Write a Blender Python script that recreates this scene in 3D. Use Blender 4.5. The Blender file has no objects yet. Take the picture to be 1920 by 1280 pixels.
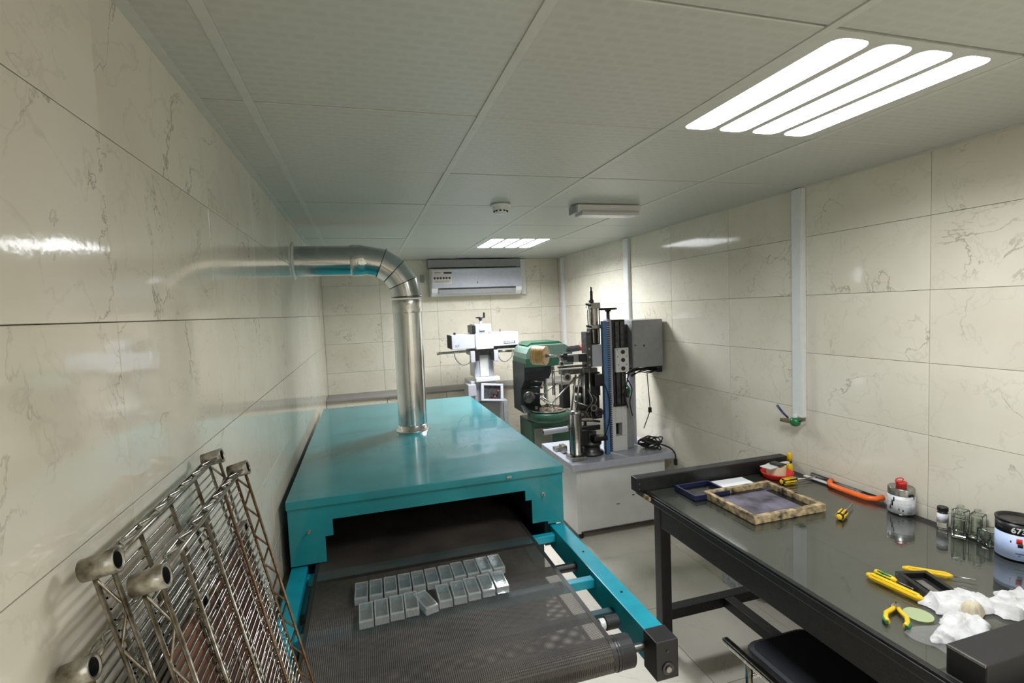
import bpy, bmesh, math, random
from mathutils import Vector, Matrix, noise
random.seed(7)
C = bpy.context.scene.collection
PI = math.pi
# ------------------------------------------------------------------ camera, world, exposure
def cam_basis(yaw, pitch, roll):
    cy, sy = math.cos(yaw), math.sin(yaw)
    f = Vector((sy*math.cos(pitch), cy*math.cos(pitch), math.sin(pitch)))
    r = Vector((cy, -sy, 0)); d = f.cross(r)
    r2 = math.cos(roll)*r + math.sin(roll)*d
    d2 = -math.sin(roll)*r + math.cos(roll)*d
    return r2, d2, f
cam_data = bpy.data.cameras.new('camera'); cam = bpy.data.objects.new('camera', cam_data); C.objects.link(cam)
r_, d_, f_ = cam_basis(0.2844, -0.0645, 0.0418)
m = Matrix.Identity(4)
for i in range(3):
    m[i][0], m[i][1], m[i][2] = r_[i], -d_[i], -f_[i]
m.translation = Vector((0, 0, 1.70))
cam.matrix_world = m
cam_data.sensor_width = 36; cam_data.lens = 953.4/1920*36; cam_data.clip_start = 0.02
bpy.context.scene.camera = cam
vs = bpy.context.scene.view_settings
vs.view_transform = 'Standard'; vs.look = 'None'; vs.gamma = 1; vs.exposure = 0.18; vs.use_curve_mapping = False
w = bpy.data.worlds.new('world'); bpy.context.scene.world = w; w.use_nodes = True
w.node_tree.nodes['Background'].inputs[0].default_value = (0.6, 0.65, 0.7, 1)
w.node_tree.nodes['Background'].inputs[1].default_value = 0.05
# watts of each four-lens ceiling light and the added back fill (split over its lenses) and how far its louvre spreads the light
LAMP, LAMP_FAR, FILL_BACK, SPREAD, GLOW = 16.0, 46.0, 40.0, 160, 8.0
def louvre_light(x0, x1, y0, y1, z, watts):
    for k in range(4):
        d = bpy.data.lights.new('lens_light', 'AREA'); d.shape = 'RECTANGLE'; d.size = .10; d.size_y = y1-y0-.05
        d.energy = watts/4; d.color = (.95, .97, 1.0); d.spread = math.radians(SPREAD)
        o = bpy.data.objects.new('lens_light', d); C.objects.link(o); o.location = ((x0+x1)/2-.2565+k*.1305+.052, (y0+y1)/2, z)
for i_, w_ in ((.865, LAMP), (3.9275, LAMP_FAR), (-1.585, FILL_BACK)):  # the last one is an added fill, out of view
    louvre_light(.989, 1.577, i_+.002, i_+.6105, 2.26-.006, w_)

# ------------------------------------------------------------------ materials
def lin(c):
    return tuple(((v/255)/12.92 if v <= 10 else (((v/255)+0.055)/1.055)**2.4) for v in c)
MATS = {}
def N(nt, t, **kw):
    n = nt.nodes.new(t)
    for k, v in kw.items():
        if k.startswith('i_'):
            n.inputs[k[2:].replace('_', ' ')].default_value = v
        else: setattr(n, k, v)
    return n
def pm(name, rgb, rough=.5, metal=0, var=.12, scale=30, bump=0., bscale=200, rgb2=None, coat=0, spec=.5, edge=None):
    """procedural principled: noise tint + noise bump"""
    if name in MATS: return MATS[name]
    m = bpy.data.materials.new(name); m.use_nodes = True; nt = m.node_tree
    b = nt.nodes['Principled BSDF']
    tc = N(nt, 'ShaderNodeTexCoord')
    no = N(nt, 'ShaderNodeTexNoise'); no.inputs['Scale'].default_value = scale; no.inputs['Detail'].default_value = 5
    nt.links.new(tc.outputs['Object'], no.inputs['Vector'])
    c1 = lin(rgb); c2 = lin(rgb2) if rgb2 else tuple(max(0, v*(1-var*2)) for v in c1)
    cr = N(nt, 'ShaderNodeValToRGB'); cr.color_ramp.elements[0].position = .32; cr.color_ramp.elements[1].position = .62
    cr.color_ramp.elements[0].color = (*c2, 1); cr.color_ramp.elements[1].color = (*c1, 1)
    nt.links.new(no.outputs['Fac'], cr.inputs[0]); nt.links.new(cr.outputs[0], b.inputs['Base Color'])
    b.inputs['Roughness'].default_value = rough; b.inputs['Metallic'].default_value = metal
    b.inputs['Coat Weight'].default_value = coat; b.inputs['Specular IOR Level'].default_value = spec
    if bump:
        n2 = N(nt, 'ShaderNodeTexNoise'); n2.inputs['Scale'].default_value = bscale; n2.inputs['Detail'].default_value = 3
        nt.links.new(tc.outputs['Object'], n2.inputs['Vector'])
        bp = N(nt, 'ShaderNodeBump'); bp.inputs['Strength'].default_value = bump; bp.inputs['Distance'].default_value = .002
        nt.links.new(n2.outputs['Fac'], bp.inputs['Height']); nt.links.new(bp.outputs[0], b.inputs['Normal'])
    MATS[name] = m; return m
def emis(name, rgb, s):
    m = bpy.data.materials.new(name); m.use_nodes = True; nt = m.node_tree
    b = nt.nodes['Principled BSDF']; b.inputs['Base Color'].default_value = (.8, .8, .8, 1)
    b.inputs['Emission Color'].default_value = (*rgb, 1); b.inputs['Emission Strength'].default_value = s
    return m
def glass(name, rgb=(1, 1, 1), rough=0., ior=1.5):
    m = bpy.data.materials.new(name); m.use_nodes = True; nt = m.node_tree
    nt.nodes.remove(nt.nodes['Principled BSDF'])
    g = N(nt, 'ShaderNodeBsdfGlass'); g.inputs[0].default_value = (*rgb, 1); g.inputs['Roughness'].default_value = rough; g.inputs['IOR'].default_value = ior
    nt.links.new(g.outputs[0], nt.nodes['Material Output'].inputs[0]); return m
def thin(name, rgb=(.9, .95, .93), ior=1.5, rough=0.01, milk=0., mrgb=(.8, .8, .8)):
    """thin clear sheet: fresnel mix of transparent and mirror, optional milkiness"""
    m = bpy.data.materials.new(name); m.use_nodes = True; nt = m.node_tree
    nt.nodes.remove(nt.nodes['Principled BSDF'])
    tr = N(nt, 'ShaderNodeBsdfTransparent'); tr.inputs[0].default_value = (*rgb, 1)
    df = N(nt, 'ShaderNodeBsdfDiffuse'); df.inputs[0].default_value = (*mrgb, 1)
    mx0 = N(nt, 'ShaderNodeMixShader'); mx0.inputs[0].default_value = milk
    nt.links.new(tr.outputs[0], mx0.inputs[1]); nt.links.new(df.outputs[0], mx0.inputs[2])
    gl = N(nt, 'ShaderNodeBsdfGlossy'); gl.inputs['Roughness'].default_value = rough
    fr = N(nt, 'ShaderNodeFresnel'); gm_ = N(nt, 'ShaderNodeNewGeometry')      # same reflectance from either side of the sheet
    io = N(nt, 'ShaderNodeMapRange'); io.inputs[3].default_value = ior; io.inputs[4].default_value = 1/ior
    nt.links.new(gm_.outputs['Backfacing'], io.inputs[0]); nt.links.new(io.outputs[0], fr.inputs[0])
    mx = N(nt, 'ShaderNodeMixShader')
    nt.links.new(fr.outputs[0], mx.inputs[0]); nt.links.new(mx0.outputs[0], mx.inputs[1]); nt.links.new(gl.outputs[0], mx.inputs[2])
    nt.links.new(mx.outputs[0], nt.nodes['Material Output'].inputs[0]); return m
def marble(name, base, base2, vein, rough, veinamt, bump=.02, flat=(1, 1, 1)):
    """polished cream marble tile in world position space, shifted per tile"""
    m = bpy.data.materials.new(name); m.use_nodes = True; nt = m.node_tree; L = nt.links.new
    b = nt.nodes['Principled BSDF']
    geo = N(nt, 'ShaderNodeNewGeometry'); oi = N(nt, 'ShaderNodeObjectInfo')
    sc = N(nt, 'ShaderNodeVectorMath', operation='SCALE'); 
    cmb = N(nt, 'ShaderNodeCombineXYZ'); L(oi.outputs['Random'], cmb.inputs[0]); L(oi.outputs['Random'], cmb.inputs[1])
    L(cmb.outputs[0], sc.inputs[0]); sc.inputs['Scale'].default_value = 7.3
    ad = N(nt, 'ShaderNodeVectorMath', operation='ADD'); L(geo.outputs['Position'], ad.inputs[0]); L(sc.outputs[0], ad.inputs[1])
    n1 = N(nt, 'ShaderNodeTexNoise'); n1.inputs['Scale'].default_value = 2.2; n1.inputs['Detail'].default_value = 6; L(ad.outputs[0], n1.inputs['Vector'])
    cr = N(nt, 'ShaderNodeValToRGB'); cr.color_ramp.elements[0].position = .35; cr.color_ramp.elements[1].position = .68
    cr.color_ramp.elements[0].color = (*lin(base2), 1); cr.color_ramp.elements[1].color = (*lin(base), 1); L(n1.outputs['Fac'], cr.inputs[0])
    # veins: thin ridges of a warped noise, kept only in patches
    n2 = N(nt, 'ShaderNodeTexNoise'); n2.inputs['Scale'].default_value = 2.3; n2.inputs['Detail'].default_value = 9
    n2.inputs['Roughness'].default_value = .58; n2.inputs['Distortion'].default_value = .55; L(ad.outputs[0], n2.inputs['Vector'])
    s = N(nt, 'ShaderNodeMath', operation='SUBTRACT'); L(n2.outputs['Fac'], s.inputs[0]); s.inputs[1].default_value = .5
    a = N(nt, 'ShaderNodeMath', operation='ABSOLUTE'); L(s.outputs[0], a.inputs[0])
    mr = N(nt, 'ShaderNodeMapRange'); L(a.outputs[0], mr.inputs[0]); mr.inputs[1].default_value = 0; mr.inputs[2].default_value = .0065
    mr.inputs[3].default_value = 1; mr.inputs[4].default_value = 0
    n3 = N(nt, 'ShaderNodeTexNoise'); n3.inputs['Scale'].default_value = 3.4; n3.inputs['Detail'].default_value = 3; L(ad.outputs[0], n3.inputs['Vector'])
    mr2 = N(nt, 'ShaderNodeMapRange'); L(n3.outputs['Fac'], mr2.inputs[0]); mr2.inputs[1].default_value = .44; mr2.inputs[2].default_value = .62
    mu = N(nt, 'ShaderNodeMath', operation='MULTIPLY'); L(mr.outputs[0], mu.inputs[0]); L(mr2.outputs[0], mu.inputs[1])
    mu2 = N(nt, 'ShaderNodeMath', operation='MULTIPLY'); L(mu.outputs[0], mu2.inputs[0]); mu2.inputs[1].default_value = veinamt
    n6 = N(nt, 'ShaderNodeTexNoise'); n6.inputs['Scale'].default_value = 6.5; n6.inputs['Detail'].default_value = 7; n6.inputs['Distortion'].default_value = .4; L(ad.outputs[0], n6.inputs['Vector'])
    s6 = N(nt, 'ShaderNodeMath', operation='SUBTRACT'); L(n6.outputs['Fac'], s6.inputs[0]); s6.inputs[1].default_value = .53
    a6 = N(nt, 'ShaderNodeMath', operation='ABSOLUTE'); L(s6.outputs[0], a6.inputs[0])
    m6 = N(nt, 'ShaderNodeMapRange'); L(a6.outputs[0], m6.inputs[0]); m6.inputs[2].default_value = .014; m6.inputs[3].default_value = veinamt*.35; m6.inputs[4].default_value = 0
    m7 = N(nt, 'ShaderNodeMath', operation='MULTIPLY'); L(m6.outputs[0], m7.inputs[0]); L(n3.outputs['Fac'], m7.inputs[1])
    m8 = N(nt, 'ShaderNodeMath', operation='MAXIMUM'); L(mu2.outputs[0], m8.inputs[0]); L(m7.outputs[0], m8.inputs[1]); mu2 = m8
    mix = N(nt, 'ShaderNodeMixRGB'); L(mu2.outputs[0], mix.inputs[0]); L(cr.outputs[0], mix.inputs[1]); mix.inputs[2].default_value = (*lin(vein), 1)
    L(mix.outputs[0], b.inputs['Base Color'])
    b.inputs['Roughness'].default_value = rough
    n4 = N(nt, 'ShaderNodeTexNoise'); n4.inputs['Scale'].default_value = 55; n4.inputs['Detail'].default_value = 2; L(geo.outputs['Position'], n4.inputs['Vector'])
    bp = N(nt, 'ShaderNodeBump'); bp.inputs['Strength'].default_value = bump; bp.inputs['Distance'].default_value = .004
    L(n4.outputs['Fac'], bp.inputs['Height']); L(bp.outputs[0], b.inputs['Normal'])
    return m
M_wall = marble('cream_marble_tile', (219, 214, 199), (207, 201, 184), (112, 100, 82), .075, .62, .035)
M_floor = marble('stone_floor_tile', (232, 226, 212), (214, 208, 194), (120, 110, 100), .42, .35, .06)
M_grout = pm('grout', (160, 152, 134), .9, scale=60)
M_dark = pm('grey_recess', (60, 60, 56), .9)
def ceil_mat():
    m = bpy.data.materials.new('embossed_ceiling_tile'); m.use_nodes = True; nt = m.node_tree; L = nt.links.new
    b = nt.nodes['Principled BSDF']
    geo = N(nt, 'ShaderNodeNewGeometry')
    br = N(nt, 'ShaderNodeTexBrick'); br.inputs['Scale'].default_value = 1; br.inputs['Brick Width'].default_value = .052; br.inputs['Row Height'].default_value = .03
    br.inputs['Mortar Size'].default_value = .012; br.inputs['Mortar Smooth'].default_value = 1.0; br.inputs['Bias'].default_value = 0
    br.inputs['Color1'].default_value = (*lin((176, 178, 169)), 1); br.inputs['Color2'].default_value = (*lin((180, 182, 174)), 1)
    br.inputs['Mortar'].default_value = (*lin((184, 186, 178)), 1)
    L(geo.outputs['Position'], br.inputs['Vector'])
    L(br.outputs['Color'], b.inputs['Base Color']); b.inputs['Roughness'].default_value = .38
    n2 = N(nt, 'ShaderNodeTexNoise'); n2.inputs['Scale'].default_value = 14; L(geo.outputs['Position'], n2.inputs['Vector'])
    ad = N(nt, 'ShaderNodeMath', operation='MULTIPLY_ADD'); L(n2.outputs['Fac'], ad.inputs[0]); ad.inputs[1].default_value = .35; L(br.outputs['Fac'], ad.inputs[2])
    bp = N(nt, 'ShaderNodeBump'); bp.inputs['Strength'].default_value = .10; bp.inputs['Distance'].default_value = .002
    L(ad.outputs[0], bp.inputs['Height']); L(bp.outputs[0], b.inputs['Normal']); return m
M_ceil = ceil_mat()
M_tbar = pm('ceiling_bar_white', (192, 194, 186), .4, var=.04)
M_white = pm('white_plastic', (214, 216, 214), .32, var=.03)
M_white2 = pm('white_enamel', (170, 172, 182), .25, var=.04)
M_grey = pm('light_grey_paint', (208, 208, 206), .42, var=.04, scale=8)
M_grey2 = pm('mid_grey_paint', (146, 147, 148), .4, var=.05)
M_teal = pm('teal_enamel', (30, 130, 138), .2, var=.10, scale=5, bump=.06, bscale=6, coat=.25)
M_tealedge = pm('teal_rail_paint', (16, 150, 170), .28, var=.08, scale=12)
M_teald = pm('dark_teal_paint', (8, 60, 68), .5, var=.1)
M_black = pm('black_satin', (22, 22, 23), .38, var=.2)
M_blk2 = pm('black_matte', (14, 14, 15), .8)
M_rub = pm('black_rubber', (18, 18, 19), .6, bump=.1)
M_tblk = pm('worn_black_paint', (24, 24, 25), .42, rgb2=(15, 15, 16), scale=40, bump=.35, bscale=120)
def worn_top():
    m = bpy.data.materials.new('black_board_with_paint_specks'); m.use_nodes = True; nt = m.node_tree; L = nt.links.new
    b = nt.nodes['Principled BSDF']; tc = N(nt, 'ShaderNodeTexCoord')
    v = N(nt, 'ShaderNodeTexVoronoi'); v.inputs['Scale'].default_value = 38; L(tc.outputs['Object'], v.inputs['Vector'])
    mr = N(nt, 'ShaderNodeMapRange'); L(v.outputs['Distance'], mr.inputs[0]); mr.inputs[1].default_value = .05; mr.inputs[2].default_value = .09; mr.inputs[3].default_value = 1; mr.inputs[4].default_value = 0
    n = N(nt, 'ShaderNodeTexNoise'); n.inputs['Scale'].default_value = 9; L(tc.outputs['Object'], n.inputs['Vector'])
    m2 = N(nt, 'ShaderNodeMapRange'); L(n.outputs['Fac'], m2.inputs[0]); m2.inputs[1].default_value = .6; m2.inputs[2].default_value = .66
    mu = N(nt, 'ShaderNodeMath', operation='MULTIPLY'); L(mr.outputs[0], mu.inputs[0]); L(m2.outputs[0], mu.inputs[1])
    mx = N(nt, 'ShaderNodeMixRGB'); L(mu.outputs[0], mx.inputs[0]); mx.inputs[1].default_value = (*lin((27, 27, 28)), 1); mx.inputs[2].default_value = (*lin((150, 150, 150)), 1)
    L(mx.outputs[0], b.inputs['Base Color']); b.inputs['Roughness'].default_value = .5
    n5 = N(nt, 'ShaderNodeTexNoise'); n5.inputs['Scale'].default_value = 90; L(tc.outputs['Object'], n5.inputs['Vector'])
    bp = N(nt, 'ShaderNodeBump'); bp.inputs['Strength'].default_value = .4; bp.inputs['Distance'].default_value = .002; L(n5.outputs['Fac'], bp.inputs['Height']); L(bp.outputs[0], b.inputs['Normal'])
    return m
M_ttop = worn_top()
M_under = pm('dark_green_grey_board', (74, 74, 70), .5, rgb2=(62, 62, 58), scale=6)
M_steel = pm('brushed_steel', (176, 174, 168), .28, 1, var=.12, scale=60)
M_duct = pm('galvanised_duct', (206, 208, 208), .16, 1, var=.06, scale=9, bump=.25, bscale=14)
M_foil = pm('crinkled_foil_tape', (214, 214, 212), .22, 1, var=.1, bump=1, bscale=70)
M_chrome = pm('chrome_wire', (196, 194, 188), .16, 1, var=.25, scale=60)
M_collar = pm('tarnished_collar', (176, 172, 160), .4, .7, rgb2=(96, 86, 68), scale=55, bump=.4, bscale=120)
M_rust = pm('rusty_wire', (120, 100, 78), .45, .7, rgb2=(92, 62, 38), scale=90, bump=.4)
M_wire2 = pm('dull_chrome_wire', (160, 154, 142), .28, .95, rgb2=(104, 92, 74), scale=70)
M_dsteel = pm('dark_machine_steel', (92, 92, 92), .35, .9, var=.25, scale=40)
M_card = pm('brown_hardboard', (112, 76, 56), .8, rgb2=(82, 52, 38), scale=12)
M_green = pm('machine_green_enamel', (40, 82, 62), .35, var=.15, scale=10)
M_greent = pm('pale_green_enamel', (92, 114, 102), .3, var=.08, scale=10)
M_amber = pm('amber_film_roll', (196, 156, 98), .3, rgb2=(170, 126, 74), scale=20)
M_blue = pm('blue_plastic', (88, 124, 170), .4)
M_red = pm('red_plastic', (208, 34, 28), .35, var=.08)
M_yel = pm('yellow_plastic', (226, 184, 20), .35, var=.08)
M_tgreen = pm('green_grip', (24, 110, 70), .4)
M_orange = pm('orange_enamel', (240, 104, 30), .4, var=.08)
M_cloth = pm('white_cotton', (206, 206, 206), .9, rgb2=(184, 182, 178), scale=40, bump=.5, bscale=700)
M_clothy = pm('yellowed_cotton', (200, 190, 164), .9, scale=30, bump=.5, bscale=700)
M_paper = pm('white_paper', (236, 238, 240), .7, var=.01)
M_tin = pm('tin_plate', (170, 170, 168), .25, .95, var=.15, scale=40)
M_label = pm('smudged_label', (216, 216, 220), .5, rgb2=(150, 152, 160), scale=38)
M_labelb = pm('pale_blue_label', (188, 204, 236), .5, rgb2=(168, 186, 224), scale=20)
M_valve = pm('green_valve_paint', (30, 116, 66), .3)
M_brass = pm('dull_brass', (150, 136, 110), .35, .9)
M_bluev = pm('navy_handle', (36, 48, 96), .4)
M_wood = pm('inky_wood', (184, 164, 124), .7, rgb2=(32, 25, 22), scale=30)
M_mesh = pm('inked_screen_mesh', (112, 108, 122), .55, rgb2=(38, 35, 42), scale=9)
M_ink = pm('dried_ink', (12, 11, 13), .25)
M_chair = pm('black_leatherette', (24, 25, 32), .5, bump=.3, bscale=300)
M_cab = pm('cable_black', (16, 16, 17), .45)
M_stained = pm('grimy_tray_contents', (190, 180, 166), .7, rgb2=(90, 66, 46), scale=60)
M_seal = pm('grey_ledge_top', (140, 138, 134), .6, var=.06, scale=10)
M_glass = glass('clear_glass', (.96, .98, .97))
M_thinb = thin('bottle_glass', (.95, .97, .97), 1.6, .05, .04)
M_glassb = thin('bottle_wall_glass', (.86, .90, .90), 2.3, .10, .22, (.8, .82, .82))  # pale milkiness stands in for light caught in the thick edges
M_glassg = glass('pale_grey_glass', (.95, .97, .95), 0.02)
M_sheet = thin('table_glass_sheet', (.90, .92, .90), 1.75, .014)
M_film = thin('greenish_disc', (.75, .85, .6), 1.4, .15, .45, (.62, .68, .42))
M_bag = thin('clear_film', (.93, .95, .95), 1.4, .08, .12)
def belt_mat():
    m = bpy.data.materials.new('open_mesh_belt'); m.use_nodes = True; nt = m.node_tree; L = nt.links.new
    b = nt.nodes['Principled BSDF']; tc = N(nt, 'ShaderNodeNewGeometry')
    n = N(nt, 'ShaderNodeTexNoise'); n.inputs['Scale'].default_value = 5; n.inputs['Detail'].default_value = 7; L(tc.outputs['Position'], n.inputs['Vector'])
    cr = N(nt, 'ShaderNodeValToRGB'); cr.color_ramp.elements[0].position = .3; cr.color_ramp.elements[1].position = .7
    cr.color_ramp.elements[0].color = (*lin((52, 48, 44)), 1); cr.color_ramp.elements[1].color = (*lin((84, 78, 70)), 1)
    L(n.outputs['Fac'], cr.inputs[0]); L(cr.outputs[0], b.inputs['Base Color']); b.inputs['Roughness'].default_value = .45
    sp = N(nt, 'ShaderNodeSeparateXYZ'); L(tc.outputs['Position'], sp.inputs[0])
    def wave(axis, k):
        mu = N(nt, 'ShaderNodeMath', operation='MULTIPLY'); L(sp.outputs[axis], mu.inputs[0]); mu.inputs[1].default_value = k
        si = N(nt, 'ShaderNodeMath', operation='SINE'); L(mu.outputs[0], si.inputs[0]); return si
    a = wave(0, 2*PI/.006); c = wave(1, 2*PI/.006)
    mxx = N(nt, 'ShaderNodeMath', operation='MULTIPLY'); L(a.outputs[0], mxx.inputs[0]); L(c.outputs[0], mxx.inputs[1])
    ad = N(nt, 'ShaderNodeMath', operation='ADD'); L(a.outputs[0], ad.inputs[0]); L(mxx.outputs[0], ad.inputs[1])
    bp = N(nt, 'ShaderNodeBump'); bp.inputs['Strength'].default_value = .5; bp.inputs['Distance'].default_value = .0012
    L(ad.outputs[0], bp.inputs['Height']); L(bp.outputs[0], b.inputs['Normal'])
    # holes of the weave
    gt = N(nt, 'ShaderNodeMath', operation='GREATER_THAN'); L(mxx.outputs[0], gt.inputs[0]); gt.inputs[1].default_value = .38
    tr = N(nt, 'ShaderNodeBsdfTransparent'); mx = N(nt, 'ShaderNodeMixShader')
    L(gt.outputs[0], mx.inputs[0]); L(b.outputs[0], mx.inputs[1]); L(tr.outputs[0], mx.inputs[2])
    L(mx.outputs[0], nt.nodes['Material Output'].inputs[0]); return m
M_belt = belt_mat()
M_beltedge = pm('belt_edge_tape', (38, 35, 34), .5)
M_roll = pm('roller_cover', (44, 44, 46), .4, bump=.2, bscale=200)

# ------------------------------------------------------------------ mesh builder
class MB:
    def __init__(s): s.v = []; s.f = []; s.sm = []
    def add(s, vs, fs, smooth=False):
        o = len(s.v); s.v += [Vector(v) for v in vs]
        s.f += [[i+o for i in f] for f in fs]; s.sm += [smooth]*len(fs); return s
    def box(s, x0, x1, y0, y1, z0, z1, b=0., rot=None, c=None):
        """box with chamfered vertical & horizontal edges; rot=Matrix about its centre"""
        bm = bmesh.new(); bmesh.ops.create_cube(bm, size=1)
        for v in bm.verts:
            v.co = Vector((x0+(v.co.x+.5)*(x1-x0), y0+(v.co.y+.5)*(y1-y0), z0+(v.co.z+.5)*(z1-z0)))
        if b: bmesh.ops.bevel(bm, geom=bm.edges[:], offset=min(b, .45*min(abs(x1-x0), abs(y1-y0), abs(z1-z0))), segments=2, affect='EDGES', profile=.6)
        if rot:
            cc = Vector(c) if c else Vector(((x0+x1)/2, (y0+y1)/2, (z0+z1)/2))
            for v in bm.verts: v.co = cc + rot @ (v.co-cc)
        bm.verts.ensure_lookup_table(); s.add([v.co.copy() for v in bm.verts], [[v.index for v in f.verts] for f in bm.faces]); bm.free(); return s
    def tube(s, pts, r, n=8, caps=True, r2=None, smooth=True):
        pts = [Vector(p) for p in pts]; rings = []; up = None; L = len(pts)
        for i, p in enumerate(pts):
            t = (pts[min(i+1, L-1)]-pts[max(i-1, 0)]).normalized()
            if up is None:
                up = Vector((0, 0, 1)) if abs(t.z) < .9 else Vector((1, 0, 0))
            a = t.cross(up).normalized(); b = a.cross(t).normalized(); up = b
            rr = r if r2 is None else r+(r2-r)*i/(L-1)
            rings.append([p+rr*(math.cos(2*PI*k/n)*a+math.sin(2*PI*k/n)*b) for k in range(n)])
        vs = [v for ring in rings for v in ring]; fs = []
        for i in range(L-1):
            for k in range(n):
                fs.append([i*n+k, i*n+(k+1) % n, (i+1)*n+(k+1) % n, (i+1)*n+k])
        o = len(s.v); s.add(vs, fs, smooth)
        if caps:
            s.f += [[o+k for k in range(n)][::-1], [o+(L-1)*n+k for k in range(n)]]; s.sm += [False, False]
        return s
    def lathe(s, prof, c, axis=(0, 0, 1), n=24, sx=1, sy=1, smooth=True):
        """prof: (radius, height) list; closed profile end caps if r==0"""
        ax = Vector(axis).normalized(); u = ax.orthogonal().normalized() if abs(ax.z) < .99 else Vector((1, 0, 0)); w_ = ax.cross(u)
        c = Vector(c); vs = []; fs = []
        for r, h in prof:
            for k in range(n):
                a = 2*PI*k/n; vs.append(c+ax*h+u*(max(r, 1e-5)*math.cos(a)*sx)+w_*(max(r, 1e-5)*math.sin(a)*sy))
        for i in range(len(prof)-1):
            for k in range(n): fs.append([i*n+k, i*n+(k+1) % n, (i+1)*n+(k+1) % n, (i+1)*n+k])
        return s.add(vs, fs, smooth)
    def cyl(s, c, r, h, axis=(0, 0, 1), n=20, b=.0):
        b = min(b, h*.3, r*.3) if b else 0
        prof = [(0, 0), (r-b, 0), (r, b), (r, h-b), (r-b, h), (0, h)] if b else [(0, 0), (r, 0), (r, 0), (r, h), (r, h), (0, h)]
        return s.lathe(prof, c, axis, n, smooth=False)
    def pipe(s, c, r, ri, h, axis=(0, 0, 1), n=20):
        return s.lathe([(ri, 0), (r, 0), (r, h), (ri, h), (ri, 0)], c, axis, n, smooth=False)
    def prism(s, poly, ax, a0, a1):
        """poly 2-D points; extruded on axis ax from a0 to a1 (axis 0: poly=(y,z), 1:(x,z), 2:(x,y))"""
        def P(p, a): return {0: (a, p[0], p[1]), 1: (p[0], a, p[1]), 2: (p[0], p[1], a)}[ax]
        n = len(poly); vs = [P(p, a0) for p in poly]+[P(p, a1) for p in poly]
        fs = [list(range(n))[::-1], list(range(n, 2*n))]+[[i, (i+1) % n, n+(i+1) % n, n+i] for i in range(n)]
        return s.add(vs, fs)
    def ball(s, c, rx, ry=None, rz=None, n=14):
        ry = ry or rx; rz = rz or rx; vs = []; fs = []; h = n//2
        for i in range(h+1):
            t = PI*i/h
            for k in range(n):
                a = 2*PI*k/n; vs.append((c[0]+rx*math.sin(t)*math.cos(a), c[1]+ry*math.sin(t)*math.sin(a), c[2]+rz*math.cos(t)))
        for i in range(h):
            for k in range(n): fs.append([i*n+k, (i+1)*n+k, (i+1)*n+(k+1) % n, i*n+(k+1) % n])
        return s.add(vs, fs, True)
    def xf(s, mat):
        s.v = [mat @ v for v in s.v]; return s
    def build(s, name, mat, parent=None, origin=None):
        if parent is not None:
            o = Vector((0, 0, 0)); q = parent
            while q is not None: o += q.location; q = q.parent
        elif origin is not None: o = Vector(origin)
        else:
            xs = [v.x for v in s.v]; ys = [v.y for v in s.v]; zs = [v.z for v in s.v]
            o = Vector(((min(xs)+max(xs))/2, (min(ys)+max(ys))/2, min(zs)))
        me = bpy.data.meshes.new(name); me.from_pydata([v-o for v in s.v], [], s.f)
        me.polygons.foreach_set('use_smooth', s.sm); me.validate(); me.update()
        bm = bmesh.new(); bm.from_mesh(me); bmesh.ops.remove_doubles(bm, verts=bm.verts, dist=2e-5); bmesh.ops.recalc_face_normals(bm, faces=bm.faces); bm.to_mesh(me); bm.free()
        me.materials.append(mat)
        ob = bpy.data.objects.new(name, me); C.objects.link(ob)
        if parent is not None: ob.parent = parent
        else: ob.location = o
        return ob
def tag(o, label=None, cat=None, group=None, kind=None):
    if label: o['label'] = label
    if cat: o['category'] = cat
    if group: o['group'] = group
    if kind: o['kind'] = kind
    return o
def thing(name, label, cat, loc, group=None):
    o = bpy.data.objects.new(name, None); C.objects.link(o); o.location = loc; o.empty_display_size = .05
    return tag(o, label, cat, group)
def struct(o, label=None):
    o['kind'] = 'structure'
    if label: o['label'] = label
    return o
def link_copy(o, parent, loc):
    c = o.copy(); C.objects.link(c); c.parent = parent; c.location = loc; return c

# ------------------------------------------------------------------ room shell
XL, XR, YB, YF, ZC = -.38, 2.22, 5.56, -2.2, 2.26
wl = struct(MB().box(XL-.1, XL-.008, YF, YB+.1, 0, ZC+.1).build('wall_left', M_grout), 'left wall of cream marble tiles beside the teal machine')
wr = struct(MB().box(XR+.008, XR+.1, YF, YB+.1, 0, ZC+.1).build('wall_right', M_grout), 'right wall of cream marble tiles behind the black workbench')
wb = struct(MB().box(XL-.1, XR+.1, YB+.008, YB+.1, 0, ZC+.1).build('wall_back', M_grout), 'far end wall of cream marble tiles under the air conditioner')
wf = struct(MB().box(XL-.1, XR+.1, YF-.1, YF, 0, ZC+.1).build('wall_front', M_wall), 'plain cream wall behind the viewer')
fl = struct(MB().box(XL-.1, XR+.1, YF-.1, YB+.1, -.1, -.006).build('floor', M_grout), 'pale stone tiled floor')
ce = struct(MB().box(XL-.1, XR+.1, YF-.1, YB+.1, ZC+.012, ZC+.1).build('ceiling', M_dark), 'suspended ceiling of embossed white panels')
def tile_mesh(dx, dy, t, b, g, mat, name):
    """slab lying in xy facing +z, top at z=0, pillowed edge"""
    x, y = dx/2-g, dy/2-g; mb = MB()
    vs = [(-x, -y, -t), (x, -y, -t), (x, y, -t), (-x, y, -t), (-x, -y, -b), (x, -y, -b), (x, y, -b), (-x, y, -b),
          (-x+b, -y+b, 0), (x-b, -y+b, 0), (x-b, y-b, 0), (-x+b, y-b, 0)]
    fs = [[0, 3, 2, 1], [0, 1, 5, 4], [1, 2, 6, 5], [2, 3, 7, 6], [3, 0, 4, 7], [4, 5, 9, 8], [5, 6, 10, 9], [6, 7, 11, 10], [7, 4, 8, 11], [8, 9, 10, 11]]
    me = bpy.data.meshes.new(name); me.from_pydata(vs, [], fs); me.materials.append(mat); me.update(); return me
tcache = {}
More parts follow.
